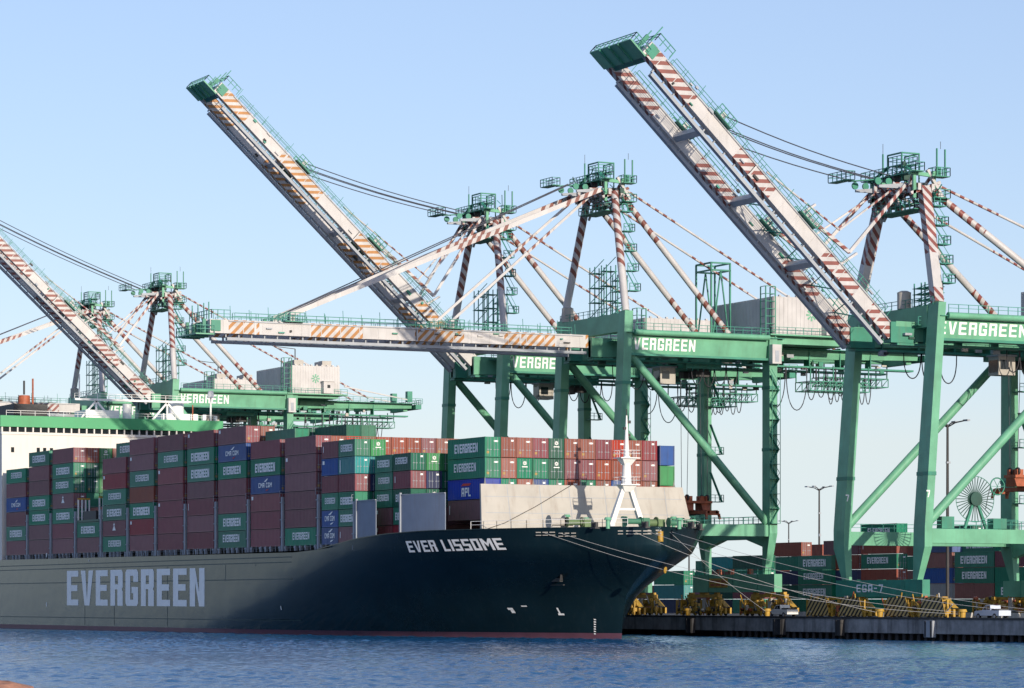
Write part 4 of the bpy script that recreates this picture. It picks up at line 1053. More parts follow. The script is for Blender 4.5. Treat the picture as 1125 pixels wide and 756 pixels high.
    if P.get('vents'):
        for k in range(5): mb = MB(); mb.cbox((HXb - 3.2 * (k % 3) - 2, hy0 + 2.2 + (k // 3) * 5.5 + k * .4, hz1 + .65), 2.2, 2.2, 1.2, BREAK); mb.build('roof_vent', house)
        mb = MB()
        mb.tube((HXb - 5, hy0 + 3, hz1), (HXb - 5, hy0 + 3, hz1 + 4), .12, DARK); mb.beam((HXb - 5, hy0 + 3, hz1 + 4), (HXb - 5, hy0 - 2, hz1 + 4.4), .14, .14, DARK); mb.build('roof_davit', house)
    if P.get('hoist'):
        mb = MB(); x = HXa + 2.5; t = .26; y0 = hy0 - 4.2; y1 = hy0 - .6; zz = hz0 - 1.6; zh = hz1 + 6.5
        for y in (y0, y1):
            for xx in (x, x + 5): mb.beam((xx, y, zz), (xx, y, zh), t, t, GREEN2)
        for z in (zh, zh - 1.2):
            for xx in (x, x + 5): mb.beam((xx, y0, z), (xx, y1, z), t, t, GREEN2)
            for y in (y0, y1): mb.beam((x, y, z), (x + 5, y, z), t, t, GREEN2)
        mb.beam((x, y0, zz), (x, (y0 + y1) / 2, zh - 1.2), .2, .2, GREEN2); mb.beam((x, y1, zz), (x, (y0 + y1) / 2, zh - 1.2), .2, .2, GREEN2)
        mb.beam((x + 5, y0, zz), (x + 5, (y0 + y1) / 2, zh - 1.2), .2, .2, GREEN2); mb.beam((x + 5, y1, zz), (x + 5, (y0 + y1) / 2, zh - 1.2), .2, .2, GREEN2)
        mb.build('service_hoist_frame', R)
    # ladder tower over the landside leg, electrical room
    mb = MB(); x = hx; mb.box(x + lw / 2 + .01, x + lw / 2 + 1.1, G - .85, G + .85, gz0 - .9, gz1 - 1.0, WHITE); mb.box(x + lw / 2 + 1.1, x + lw / 2 + 1.14, G - .35, G + .35, gz0 - .6, gz0 + 1.2, GREY); mb.build('electrical_room', R)
    mb = MB()
    for q in ((0, -.9), (0, .9), (1.6, -.9), (1.6, .9)): mb.beam((x + q[0] - .4, G + q[1] - .6, gz1), (x + q[0] - .4, G + q[1] - .6, hz1 + 1.5), .16, .16, GREEN2)
    for k in range(8):
        z = gz1 + k * (hz1 + 1.5 - gz1) / 7; 
        for y in (-.9, .9): mb.beam((x - .4, G + y - .6, z), (x + 1.2, G + y - .6, z), .1, .1, GREEN2)
        mb.beam((x + 1.2, G - 1.5, z), (x + 1.2, G + .3, z), .1, .1, GREEN2)
    mb.build('ladder_tower', R)
    # stairs up the landside near leg
    mb = MB(); xs = hx + lw / 2; z = zp; k = 0
    while z < gz0 - 4:
        ya, yb = (G - .75, G + .75) if k % 2 == 0 else (G + .75, G - .75)
        mb.box(xs + .02, xs + .9, G - .78, G + .78, z - .06, z, GREEN2)
        mb.beam((xs + .3, ya, z), (xs + .3, yb, z + 2.35), .5, .12, GREEN2)
        mb.beam((xs + .6, ya, z + 1), (xs + .6, yb, z + 3.35), .07, .07, GREEN2)
        mb.beam((xs + .85, G - .75, z), (xs + .85, G - .75, z + 2.4), .08, .08, GREEN2); mb.beam((xs + .85, G + .75, z), (xs + .85, G + .75, z + 2.4), .08, .08, GREEN2)
        z += 2.4; k += 1
    mb.build('stair', R)
    mb = MB(); xf = -hx + lw / 2
    for z in (zp + 4, zp + 12, zp + 20):
        mb.box(xf + .02, xf + 1.6, G - .4, G + 2.2, z, z + .12, GREEN2); mb.rail([(xf + .1, G + 2.15, z + .12), (xf + 1.55, G + 2.15, z + .12), (xf + 1.55, G - .3, z + .12)], RAIL, h=1.1, step=.8, t=.09)
        mb.beam((xf + 1.2, G + 2.0, z + .1), (xf + 1.2, G - .2, z + 5.0), .6, .12, GREEN2); mb.build('stair_landing', R); mb = MB()
    
    # ---- mast
    am = P['apex']; ax = P['ax']; ay = P['ay']; mr = P['mr']
    for sx in (-1, 1):
        mb = MB()
        secs = [(0, .12, bst), (.12, .42, WHITE), (.42, 1, bst)] if big else [(0, .36, WHITE), (.36, 1, bst)]
        if big: mb.beam((sx * hx, lean, zt), (sx * ax, ay, am), mr * 2, mr * 1.6, WHITE, up=(1, 0, 0), sections=secs)
        else: mb.tube((sx * hx, lean, zt), (sx * ax, ay, am), mr, WHITE, n=14, sections=secs)
        mb.build('mast_leg', R)
    # landings beside the near mast leg
    mb = MB(); prev = None
    for k in range(1, 6):
        f = k / 6; xx = hx + (ax - hx) * f; yy = lean + (ay - lean) * f; zz = zt + (am - zt) * f
        mb.box(xx - .9, xx + .9, yy + mr, yy + mr + 2.0, zz, zz + .12, RAIL)
        mb.rail([(xx - .85, yy + mr + 1.95, zz + .12), (xx + .85, yy + mr + 1.95, zz + .12), (xx + .85, yy + mr, zz + .12)], RAIL, h=1.1, step=.8, t=.1)
        if prev: mb.beam(prev, (xx, yy + mr + .3, zz), .7, .12, RAIL); mb.beam(V(prev) + V((.35, 0, 1)), (xx + .35, yy + mr + .3, zz + 1), .08, .08, RAIL)
        prev = (xx, yy + mr + 1.8, zz + .12)
    if prev: mb.beam(prev, (ax, ay + 1.2, am), .7, .12, RAIL)
    mb.build('mast_stair', R)
    head = empty('mast_head', (0, ay, am)); head.parent = R
    mb = MB()
    for y in (-1.1, 1.1): mb.beam((-ax - .6, y, 0), (ax + .6, y, 0), .5, .9, bst)
    mb.box(-ax * .5, ax * .5, -.8, .8, -.3, .9, GREY)
    for sx in (-1, 1):
        for y in (-1.6, 1.6):
            mb.beam((sx * ax, y, -1.5), (sx * ax, y, 2.3), .35, .45, GREEN); mb.beam((sx * ax, y, 2.1), (sx * ax * .35, y * .6, -1.0), .3, .4, bst)
        mb.beam((sx * ax, -2.4, 1.9), (sx * ax, 2.6, 1.6), .4, .5, GREEN); mb.beam((sx * ax, -2.2, -.9), (sx * ax, 2.6, .8), .35, .45, bst)
        mb.beam((sx * ax * .45, -3.2, .3), (sx * ax * .45, 2.4, .6), .35, 1.0, bst)
        mb.beam((sx * ax * .55, -1, .4), (sx * ax * .55, -5.8, .1), .35, .8, GREY, h2=.35)
        mb.beam((sx * ax, .5, 2.4), (sx * ax, 2.8, -1), .5, .4, WHITE)
        mb.beam((sx * ax * .9, 0, -3.6), (sx * ax * .2, 0, .2), .3, .3, bst)
    mb.build('head_frame', head)
    for sx in (-1, 1):
        for y in (-4.2, -5.9): mb = MB(); mb.disc((sx * ax * .55, y, .8), (1, 0, 0), .5, .22, GREEN2, n=16); mb.build('sheave', head)
        mb = MB(); mb.disc((sx * ax * .2, -1.6, 1.7), (1, 0, 0), .7, .3, DARK, n=16); mb.build('sheave', head)
    mb = MB()
    for (xa, xb, ya, yb, z) in ((-ax - 1.6, ax + 1.6, -2.4, -1.0, 1.9), (-ax - 1.6, ax + 1.6, 1.2, 3.2, -1.6), (-ax - 1.2, -ax * .35, -8.0, -6.6, 1.4), (-1.2, 1.9, -1.5, 1.1, 3.4), (ax - .4, ax + 1.4, 1, 3.3, 1.4), (-ax, ax, -1.6, 1.6, -3.0)):
        mb.box(xa, xb, ya, yb, z, z + .12, GREEN2)
        mb.rail([(xa, ya, z + .12), (xb, ya, z + .12), (xb, yb, z + .12), (xa, yb, z + .12), (xa, ya, z + .12)], RAIL, h=1.15, step=1.1, t=.09)
    mb.beam((-ax * .6, -6.6, 1.4), (-ax * .6, -2.4, 1.9), .8, .14, GREEN2)
    for q in ((-1.3, -1.6), (2.2, -1.6), (2.2, 1.2), (-1.3, 1.2)): mb.beam((q[0], q[1], 1.1), (q[0], q[1], 5.0), .16, .16, GREEN2)
    mb.beam((-1.3, -1.6, 5.0), (2.2, -1.6, 5.0), .2, .2, GREEN2); mb.beam((2.2, -1.6, 5), (2.2, 1.2, 5), .2, .2, GREEN2); mb.beam((-1.3, 1.2, 5.0), (2.2, 1.2, 5.0), .2, .2, GREEN2)
    for q in ((ax + .9, 2.8), (ax + 1.3, 1.2), (-ax * .3, -2.2)): mb.beam((q[0], q[1], 1.4), (q[0], q[1], 5.2), .18, .18, GREEN2)
    mb.cbox((.5, 0, 2.1), 1.3, 1.1, 1.2, DGREEN); mb.cbox((ax + .3, 2.2, 2.2), .5, .5, 1.2, GREEN2); mb.beam((-ax, -1.6, 1.9), (-ax * .2, -1.6, 3.4), .6, .12, GREEN2); mb.beam((ax, -1.6, 1.9), (2.4, -1.6, 3.4), .6, .12, GREEN2); mb.beam((-ax * .3, -2.2, 5.2), (-ax * .3, -2.2, 6.6), .05, .05, DARK); mb.beam((ax + 1, 2, 5.2), (ax + 1, 2, 6.2), .05, .05, DARK)
    hr = random.Random(int(cx))
    for k in range(26):
        q = V((hr.uniform(-ax - 1, ax + 1), hr.uniform(-2.6, 2.8), hr.uniform(-2.6, 3.2))); d = V((hr.uniform(-1, 1), hr.uniform(-1, 1), hr.uniform(-.4, 1.6)))
        if hr.random() < .7: mb.beam(q, q + d * hr.uniform(.7, 1.6), .12, .12, hr.choice([GREEN2, RAIL, DGREEN]))
        else: mb.cbox(q, hr.uniform(.3, .7), hr.uniform(.3, .7), hr.uniform(.3, .8), hr.choice([GREEN2, DGREEN, GREY, DARK]))
    mb.build('head_platform', head)
    # stays to the land side
    for sx in (-1, 1):
        mb = MB(); bx, by, bz = P['back']
        mb.tube((sx * ax, ay + 1.2, am - .3), (sx * bx, by, bz), .5, WHITE, n=12, sections=[(0, .32, bst), (.32, .68, WHITE), (.68, 1, bst)]); mb.build('backstay', R)
        mb = MB(); rx, ry, rz = P['rstay']
        mb.tube((sx * ax, ay + 2.2, am + .4), (sx * rx, ry, rz), .2, WHITE, n=8, sections=[(0, .2, bst), (.2, .38, WHITE), (.38, .62, bst), (.62, .8, WHITE), (.8, 1, bst)]); mb.build('rear_stay', R)
    # latch towers, operator access frames on the cross beam
    mb = MB()
    for x0 in ((-3.4, .6, 4.4) if not big else (3.0, 5.6)):
        hgt = (7.6 if x0 < 4 else 5.6) if not big else 2.6
        for q in ((0, 0), (1.7, 0), (0, 1.7), (1.7, 1.7)): mb.beam((x0 + q[0], lean + 1 + q[1], zt - .5), (x0 + q[0], lean + 1 + q[1], zt + hgt + .6), .14, .14, RAIL)
        for k in range(4):
            z = zt + k * hgt / 3.2
            mb.box(x0 - .2, x0 + 1.9, lean + .8, lean + 2.9, z, z + .08, RAIL)
            mb.beam((x0, lean + 1, z), (x0 + 1.7, lean + 2.7, z + hgt / 3.2), .1, .1, RAIL) if k < 4 else None
    mb.build('latch_tower', R)
    mb = MB(); mb.tube((P['tank'][0], lean, zt - .25), (P['tank'][0], lean, zt + 2.0), .95, BREAK, n=18); mb.tube((P['tank'][0], lean, zt + 2.0), (P['tank'][0], lean, zt + 2.25), 1.0, BREAK, n=18, r2=.5); mb.build('water_tank', R)
    # ---- boom
    al = P['angle']; L = P['boom']; hy, hz = P['hinge']; sp = P['bx']
    def bp(u, x, v): return V((x, hy - u * math.cos(al) + v * math.sin(al), hz + u * math.sin(al) + v * math.cos(al)))
    bup = V((0, math.sin(al), math.cos(al)))
    bw_, bh = P['bsec']
    secs = []; u = 0.0
    cuts = [(0, WHITE)]
    gs = P['groups']    # striped runs measured from the tip
    runs = sorted([(L - b, L - a) for a, b in gs])
    pos = 0
    for a, b in runs:
        a = max(a, 0)
        if a > pos: secs.append((pos / L, a / L, WHITE))
        secs.append((a / L, b / L, st)); pos = b
    if pos < L: secs.append((pos / L, 1, WHITE))
    # make boom beams run hinge -> tip; side face v measured upward
    for sx in (-1, 1):
        mb = MB()
        mb.beam(bp(0, sx * sp, bh / 2), bp(L, sx * sp, bh / 2), bw_, bh, WHITE, up=bup, sections=secs)
        mb.beam(bp(0, sx * sp - sx * .45, -.75), bp(L - 3, sx * sp - sx * .45, -.75), .75, .45, GREY, up=bup)
        for k in range(int(L / 2.1)): mb.beam(bp(.8 + k * 2.1, sx * sp - sx * .3, -.55), bp(.8 + k * 2.1, sx * sp - sx * .3, .02), .2, .4, GREY, up=(1, 0, 0))
        for k in range(int(L / 9)): mb.beam(bp(3 + k * 9, sx * sp + sx * (bw_ / 2), bh * .5), bp(3.35 + k * 9, sx * sp + sx * (bw_ / 2), bh * .5), .1, bh + .08, WHITE, up=bup)
        for k in range(int(L / 3.2)):
            q = 1.5 + k * 3.2; mb.beam(bp(q, sx * sp + sx * (bw_ / 2 + .02), .1), bp(q, sx * sp + sx * (bw_ / 2 + .02), bh - .1), .1, .06, WHITE, up=(1, 0, 0))
        br_ = random.Random(int(cx * 5 + sx))
        for k in range(int(L / 2.4)):          # lamps, cable trays, access brackets and splice plates along the girder
            uu = br_.uniform(2, L - 4); sd = br_.choice([-1, 1]); vv = br_.uniform(.15, bh + .5)
            mb.beam(bp(uu, sx * sp + sd * (bw_ / 2 + .16), vv), bp(uu + br_.uniform(.25, 1.1), sx * sp + sd * (bw_ / 2 + .16), vv), .3, br_.uniform(.12, .4), br_.choice([GREY, RAIL, GREEN2, DARK, WHITE]), up=bup)
        mb.beam(bp(1, sx * sp + bw_ / 2 + .1, bh - .2), bp(L - 3, sx * sp + bw_ / 2 + .1, bh - .2), .12, .12, GREY, up=bup)
        for k in range(int(L / 3.1)): mb.beam(bp(2 + k * 3.1, sx * sp - .2, bh), bp(2 + k * 3.1 + .1, sx * sp - .2, bh + 1.7 + .5 * (k % 2)), .07, .07, RAIL, up=(1, 0, 0))
        g = mb.build('boom_girder', R)
        m2 = MB(); o = sx * (sp + bw_ / 2 + .5) if sx > 0 else -(sp - bw_ / 2 - .3)
        xr = sp + bw_ / 2 if sx > 0 else -sp - bw_ / 2
        m2.rail([bp(3, xr, bh), bp(L - 4, xr, bh)], RAIL, h=1.1, step=1.9, t=.065, base=bup)
        m2.rail([bp(3, sx * (sp - .45), bh), bp(L - 4, sx * (sp - .45), bh)], RAIL, h=1.15, step=3.8, t=.07, base=bup)
        m2.build('handrail', g)
        # lug and small platform where the hoist ropes and stays meet the girder
        for uu in P['lugs']:
            m2 = MB()
            m2.beam(bp(uu - 1.6, sx * sp, bh + .1), bp(uu + 1.6, sx * sp, bh + .1), bw_ + 1.8, .14, GREEN2, up=bup)
            m2.beam(bp(uu, sx * sp, bh + .15), bp(uu, sx * sp, bh + 1.5), .8, .5, WHITE, up=(1, 0, 0))
            m2.rail([bp(uu - 1.6, sx * sp + .9 + bw_ / 2, bh + .15), bp(uu + 1.6, sx * sp + .9 + bw_ / 2, bh + .15)], RAIL, h=1.3, step=.9, t=.1, base=bup)
            m2.rail([bp(uu - 1.6, sx * sp - .9 - bw_ / 2, bh + .15), bp(uu + 1.6, sx * sp - .9 - bw_ / 2, bh + .15)], RAIL, h=1.3, step=.9, t=.1, base=bup)
            m2.build('stay_lug', g)
    for uu in P['ties']:
        mb = MB()
        mb.beam(bp(uu, -sp + bw_ / 2, bh * .4), bp(uu, sp - bw_ / 2, bh * .4), .9, bh * .5, WHITE, up=bup); mb.build('boom_cross_tie', R)
    mb = MB()
    for k in range(int(L * .45 / 2.6)):
        u0 = 2 + k * 2.6; s = 1 if k % 2 else -1
        mb.beam(bp(u0, -s * (sp - bw_ / 2), bh * .75), bp(u0 + 2.6, s * (sp - bw_ / 2), bh * .75), .13, .13, RAIL, up=bup)
    mb.build('boom_lattice', R)
    tip = MB()
    tip.beam(bp(L - .9, -sp - .7, bh * .55), bp(L - .9, sp + .7, bh * .55), 1.5, bh * .8, GREEN2, up=bup)
    tip.beam(bp(L + .9, -sp - .5, -.2), bp(L + .9, sp + .8, -.2), 3.0, .2, GREEN, up=bup)
    for x in (-sp * .5, 0, sp * .5): tip.beam(bp(L - .6, x, -.4), bp(L + 2.4, x, -.4), .25, .35, GREEN2, up=bup)
    tip.rail([bp(L - .6, -sp - .5, -.1), bp(L + 2.4, -sp - .5, -.1), bp(L + 2.4, sp + .8, -.1), bp(L - .6, sp + .8, -.1)], RAIL, h=1.2, step=1.2, t=.1, base=bup)
    tip.rail([bp(L - 3, sp + 1.2, bh + .1), bp(L, sp + 1.2, bh + .1), bp(L, -sp - 1.2, bh + .1)], RAIL, h=1.3, step=1.0, t=.1, base=bup)
    for x in (-sp, -sp * .3, sp * .4, sp): tip.beam(bp(L + .8, x, 0), bp(L + .8, x, 1.4 + abs(x) * .2), .5, .4, GREEN2, up=(1, 0, 0)); tip.beam(bp(L + .2, x + .5, bh), bp(L + .2, x + .5, bh + 2.6), .14, .14, RAIL, up=(1, 0, 0))
    tip.build('boom_tip', R)
    # hinge brackets
    for sx in (-1, 1): mb = MB(); mb.box(sx * sp - .9, sx * sp + .9, hy + .2, lean - .76, gz0 - .4, gz0 + 2.4, GREEN2); mb.build('boom_hinge', R)
    # forestays / hoist ropes
    ap = lambda x: V((x, ay - 2.4, am + .3))
    if P['lowered']:
        for uu, r, q in ((P['lugs'][0], .36, 1.0), (P['lugs'][1], .2, .6)):
            for sx in (-1, 1):
                e = bp(uu, sx * sp, bh + 1.3); a = V((sx * ax * q, ay - 2.4, am + .3))
                mb = MB(); mb.beam(a, e, r * 1.2, r * 2, WHITE, sections=[(0, .12, bst), (.12, .3, WHITE), (.3, .48, bst), (.48, 1, WHITE)]); mb.build('forestay', R)
        for k, x in enumerate((-.9, .9)):
            mb = MB(); mb.path([V((x, ay - 5.5, am + 1.6)), bp(P['lugs'][0], x * 2.5, bh + 1.5)], .09, ROPE); mb.build('hoist_rope', R)
    else:
        e0 = P['lugs'][0]
        for k, x in enumerate((-sp, -.4, .4, sp)):
            s_, e_ = V((x * .8, ay - 5.0, am + 1.5)), bp(e0, x, bh + 1.2)
            mb = MB(); mb.path([s_ + (e_ - s_) * (i / 8) + V((0, 0, -.5 * math.sin(math.pi * i / 8))) for i in range(9)], .085, ROPE); mb.build('hoist_rope', R)
        for sx in (-1, 1):          # folded forestay links
            j1 = bp(P['fold'][0], sx * sp * .95, bh + P['fold'][1]); mb = MB()
            mb.beam(ap(sx * ax * .8), j1, .3, .45, bst, sections=[(0, .55, bst), (.55, 1, WHITE)]); mb.build('forestay', R)
            j2 = bp(P['lugs'][1], sx * sp, bh + .9); mb = MB()
            mb.beam(j1, j2, .3, .5, bst, sections=[(0, .8, bst), (.8, 1, WHITE)]); mb.build('forestay', R)
            j3 = bp(P['fold'][0] + 2.5, sx * sp * .6, bh + P['fold'][1] + 2.0); mb = MB()
            mb.beam(ap(sx * ax * .35), j3, .18, .25, bst, sections=[(0, .5, bst), (.5, 1, WHITE)]); mb.build('forestay', R)
            j4 = bp(P['lugs'][0], sx * sp * .7, bh + 1.0); mb = MB()
            mb.tube(j3, bp(P['lugs'][1] + 8, sx * sp * .8, bh + 1.2), .14, bst, n=8, sections=[(0, .6, bst), (.6, 1, WHITE)]); mb.build('forestay', R)
        mb = MB()
        for sx in (-1, 1):
            for uu in (P['fold'][0], P['fold'][0] + 9): mb = MB(); mb.beam(bp(uu, sx * sp, bh), bp(uu - .8, sx * sp, bh + P['fold'][1] + .6), .3, .5, WHITE, up=(1, 0, 0)); mb.build('stay_rest', R)
    # ---- trolley, cab
    ty = P['trolley']
    mb = MB(); mb.box(-gx - .6, gx + .6, ty - 3.2, ty + 3.2, gz0 - 1.5, gz0 - .8, GREEN2)
    for sx in (-1, 1):
        for y in (-2.4, 2.4): mb.disc((sx * gx, ty + y, gz0 - .62), (1, 0, 0), .4, .3, DARK, n=12)
        mb.cbox((sx * gx * .5, ty + 1, gz0 - 2.1), 1.6, 2.6, 1.1, DARK)
    mb.rail([(gx + .6, ty - 3.2, gz0 - 1.9), (gx + .6, ty + 3.2, gz0 - 1.9)], RAIL, h=1.1, step=1, t=.08)
    mb.build('trolley', R)
    cab = MB(); c = (gx * .4, ty - 5.6, gz0 - 2.7); cab.cbox(c, 2.4, 2.8, 2.6, BREAK); cab.cbox((c[0], c[1], c[2] + 1.42), 2.8, 3.2, .22, GREY); cab.beam((c[0], c[1] + .5, c[2] + 1.5), (c[0], ty - 3, gz0 - 1.1), .5, .3, DARK)
    cb = cab.build('operator_cab', R)
    mb = MB(); mb.box(c[0] - 1.05, c[0] + 1.05, c[1] - 1.45, c[1] - 1.41, c[2] - .9, c[2] + .8, GLASS); mb.box(c[0] + 1.205, c[0] + 1.24, c[1] - 1.1, c[1] + .3, c[2] - .5, c[2] + .8, GLASS); mb.build('cab_window', cb)
    return R

M1P = dict(model=1, y0=238.0, hx=10.6, gauge=28.0, ztop=48.4, lean=1.4, zp=15.0, lw=2.35, ld=1.45, gz=(41.7, 44.9), gx=4.2, rear=60.5, house=(28.6, 43.0), apex=68.0, ax=4.6, ay=2.6, mr=.62,
           back=(4.6, 24.5, 45.2), rstay=(4.4, 50.0, 45.0), boom=64.5, hinge=(-1.8, 42.9), bx=3.5, bsec=(1.0, 2.05), stripe=ORA, bstripe=BRN, angle=0.0, lowered=True, trolley=19.0, tank=(-9.3,),
           groups=[(2.5, 9.0), (17.0, 26.0), (34.5, 43.5), (51, 59.5)], lugs=[51.0, 24.0], ties=[16, 32, 48], hoist=False, vents=True, fold=(13, 2.0))
def mk(**k): d = dict(M1P); d.update(k); return d
FAR = dict(gz=(44.8, 48.0), ztop=50.4, apex=69.2, hinge=(-1.8, 46.0), back=(4.6, 24.5, 48.3), rstay=(4.4, 50.0, 48.1), hup=-.6, house=(28.6, 40.2))
UP = dict(angle=math.radians(43.0), lowered=False, lugs=[45.0, 27.0], groups=[(1.5, 7.5), (15.5, 25.5), (34.5, 43.0), (50, 60)])
crane(-450.4, 'green crane with its boom lowered level over the ship containers', mk(hoist=True, vents=False, groups=[(3, 8), (16.5, 25.5), (34, 42.5), (49.5, 58.5), (64, 67)]))
crane(-493.6, 'green crane with ochre banded boom raised, standing behind the lowered boom', mk(**UP, vents=False))
crane(-654.4, 'far left green crane with red banded boom running out of the picture', mk(**{**UP, **FAR, 'stripe': RED, 'bstripe': RED, 'groups': [(1.5, 8), (17, 27), (32, 40), (46, 54), (58, 63)], 'lugs': [54.0, 27.0]}))
crane(-701.5, 'farthest green crane behind the white deckhouse with its boom lowered', mk(**{**FAR, 'stripe': RED, 'bstripe': RED}))
CRANE_C = crane(-364.0, 'nearest green crane at right with tall red banded raised boom', mk(model=2, hx=10.0, gauge=28.3, ztop=42.5, lean=2.3, zp=12.3, lw=2.7, ld=1.2, gz=(37.7, 40.6), gx=5.2, rear=58.0, house=(30, 44), apex=58.6, ax=5.2, ay=3.4, mr=.72,
      back=(10.0, 28.3, 41.0), rstay=(10, 52, 41), boom=52.0, hinge=(-2.6, 37.8), bx=5.0, bsec=(1.2, 2.0), stripe=RED, bstripe=RED, angle=math.radians(43.4), lowered=False, trolley=24.0, tank=(2.0,),
      groups=[(.5, 9.5), (18.5, 26), (37.0, 44), (47, 53)], lugs=[38.0, 20.0], ties=[14, 26, 38], fold=(12, 2.4)))
# cable reel on the nearest crane
mb = MB(); c = V((10.0, 8.4, 16.2))
for k in range(36):
    a = k * math.pi / 18; d = V((0, math.cos(a), math.sin(a))); mb.beam(c + d * .7, c + d * 3.1, .12, .05, DGREEN, up=V((1, 0, 0)), w2=.12)
mb.disc(c, (1, 0, 0), .95, .8, DGREEN, n=18)
mb.path([c + V((0, 3.1 * math.cos(k * math.pi / 18), 3.1 * math.sin(k * math.pi / 18))) for k in range(37)], .05, GREEN2)
mb.beam((10.0, 6.7, 12.2), (10.0, 8.2, 16.1), .35, .35, GREEN2); mb.beam((10.0, 10.2, 12.2), (10.0, 8.6, 16.1), .35, .35, GREEN2)
mb.rail([(10.6, 9, 12.2), (10.6, 15, 12.2)], RAIL, h=1.2, step=1); mb.cbox((10, 12.0, 12.9), 1.4, 2.2, 1.4, GREEN2); mb.cbox((9.6, 3.9, 13.0), 1.2, 2.0, 1.6, GREEN2); 
mb.build('cable_reel', CRANE_C)
mb = MB(); c = V((9.5, 12.4, 18.0)); mb.path([c + V((0, 1.15 * math.cos(k * math.pi / 9), 1.15 * math.sin(k * math.pi / 9))) for k in range(19)], .1, GREEN2)
for k in range(6): a = k * math.pi / 3; mb.beam(c, c + V((0, 1.15 * math.cos(a), 1.15 * math.sin(a))), .06, .06, GREEN2)
mb.path([c + V((0, -1.1, .2)), (9.8, 10.6, 16.5), (9.9, 10.2, 14.9)], .06, CABLE); mb.build('guide_sheave', CRANE_C)
mb = MB(); mb.box(10.95, 11.0, 26.2, 29.8, 10.9, 12.3, LETTER)
for k in range(3): mb.box(11.004, 11.012, 26.5, 29.4, 11.15 + k * .35, 11.3 + k * .35, REDINK)
mb.build('notice_board', CRANE_C)

# spreaders hanging from the trolleys
def spreader(x, y, z, zt, label):
    r = empty('container_spreader', (x, y, z)); tag(r, label, 'spreader', 'container spreaders hanging under cranes')
    mb = MB(); mb.box(-1.4, 1.4, -2.6, 2.6, 2.1, 2.5, ORANGE)
    for sy in (-1, 1):
        mb.hexa([(-1.3, sy * 1.6 - .7, .9), (1.3, sy * 1.6 - .7, .9), (1.3, sy * 1.6 + .7, .9), (-1.3, sy * 1.6 + .7, .9)], [(-1.0, sy * 1.6 - .9, 2.098), (1.0, sy * 1.6 - .9, 2.098), (1.0, sy * 1.6 + .9, 2.098), (-1.0, sy * 1.6 + .9, 2.098)], ORANGE)
        for sx in (-1, 1): mb.disc((sx * .9, sy * 1.9, 3.0), (0, 1, 0), .55, .25, DARK, n=14); mb.box(sx * .9 - .3, sx * .9 + .3, sy * 1.9 - .3, sy * 1.9 - .16, 2.5, 3.3, ORANGE); mb.cbox((sx * .4, sy * 1.2, 2.9), .6, .9, .8, ORANGE)
    mb.build('headblock', r)
    mb = MB(); mb.box(-6.0, 6.0, -.95, -.55, .3, .85, ORANGE); mb.box(-6.0, 6.0, .55, .95, .3, .85, ORANGE)
    for sx in (-1, 1):
        mb.box(sx * 5.7 - .3, sx * 5.7 + .3, -1.22, 1.22, .05, .75, ORANGE)
        for sy in (-1, 1): mb.hexa([(sx * 6.1 - .2, sy * 1.25 - .15, -.6), (sx * 6.1 + .2, sy * 1.25 - .15, -.6), (sx * 6.1 + .2, sy * 1.25 + .15, -.6), (sx * 6.1 - .2, sy * 1.25 + .15, -.6)], [(sx * 5.9 - .25, sy * 1.15 - .15, .3), (sx * 5.9 + .25, sy * 1.15 - .15, .3), (sx * 5.9 + .25, sy * 1.15 + .15, .3), (sx * 5.9 - .25, sy * 1.15 + .15, .3)], ORANGE)
    mb.cbox((0, 0, .6), 2.4, 1.08, .8, DARK); mb.build('lifting_frame', r)
    mb = MB()
    for sx in (-1, 1):
        for sy in (-1, 1): mb.path([(sx * .9, sy * 1.9, 3.3), (sx * 1.4, sy * 1.8, zt - z)], .05, ROPE)
    mb.build('rope', r)
spreader(-450.4, 258.0, 19.2, QZ + 41.7 - 1.5, 'rusty orange spreader hanging beside the breakwater and bow')
spreader(-364.0, 261.8, 20.4, QZ + 37.7 - 1.5, 'orange spreader hanging at the right edge by the cable reel crane')

# ------------------------------------------------------------------ quay furniture
def bollard(x, label):
    r = empty('mooring_bollard', (x, QY + .75, QZ)); tag(r, label, 'bollard', 'yellow bollards on the quay edge')
    mb = MB(); mb.tube((0, 0, 0), (0, 0, .15), .55, YEL, n=14); mb.tube((0, 0, .15), (0, 0, 1.0), .36, YEL, n=14, r2=.42); mb.build('post', r)
    mb = MB(); mb.tube((0, 0, 1.002), (0, 0, 1.35), .62, YEL, n=14, r2=.5); mb.build('cap', r)
for x, lab in ((-413.5, 'yellow bollard on the quay edge beside the ship bow'), (-390.5, 'yellow bollard right of the white pickup on the quay edge'), (-361.0, 'yellow bollard between the hazard boards of the nearest crane'), (-341.5, 'yellow bollard in front of the right pickup on the quay edge')):
    bollard(x, lab)
TRUCKW = paint('white_car_paint', (0.70, 0.70, 0.68), .3, .03, 1, .08)
TRUCKB = paint('blue_white_car_paint', (0.50, 0.56, 0.66), .35, .04, 1, .1)
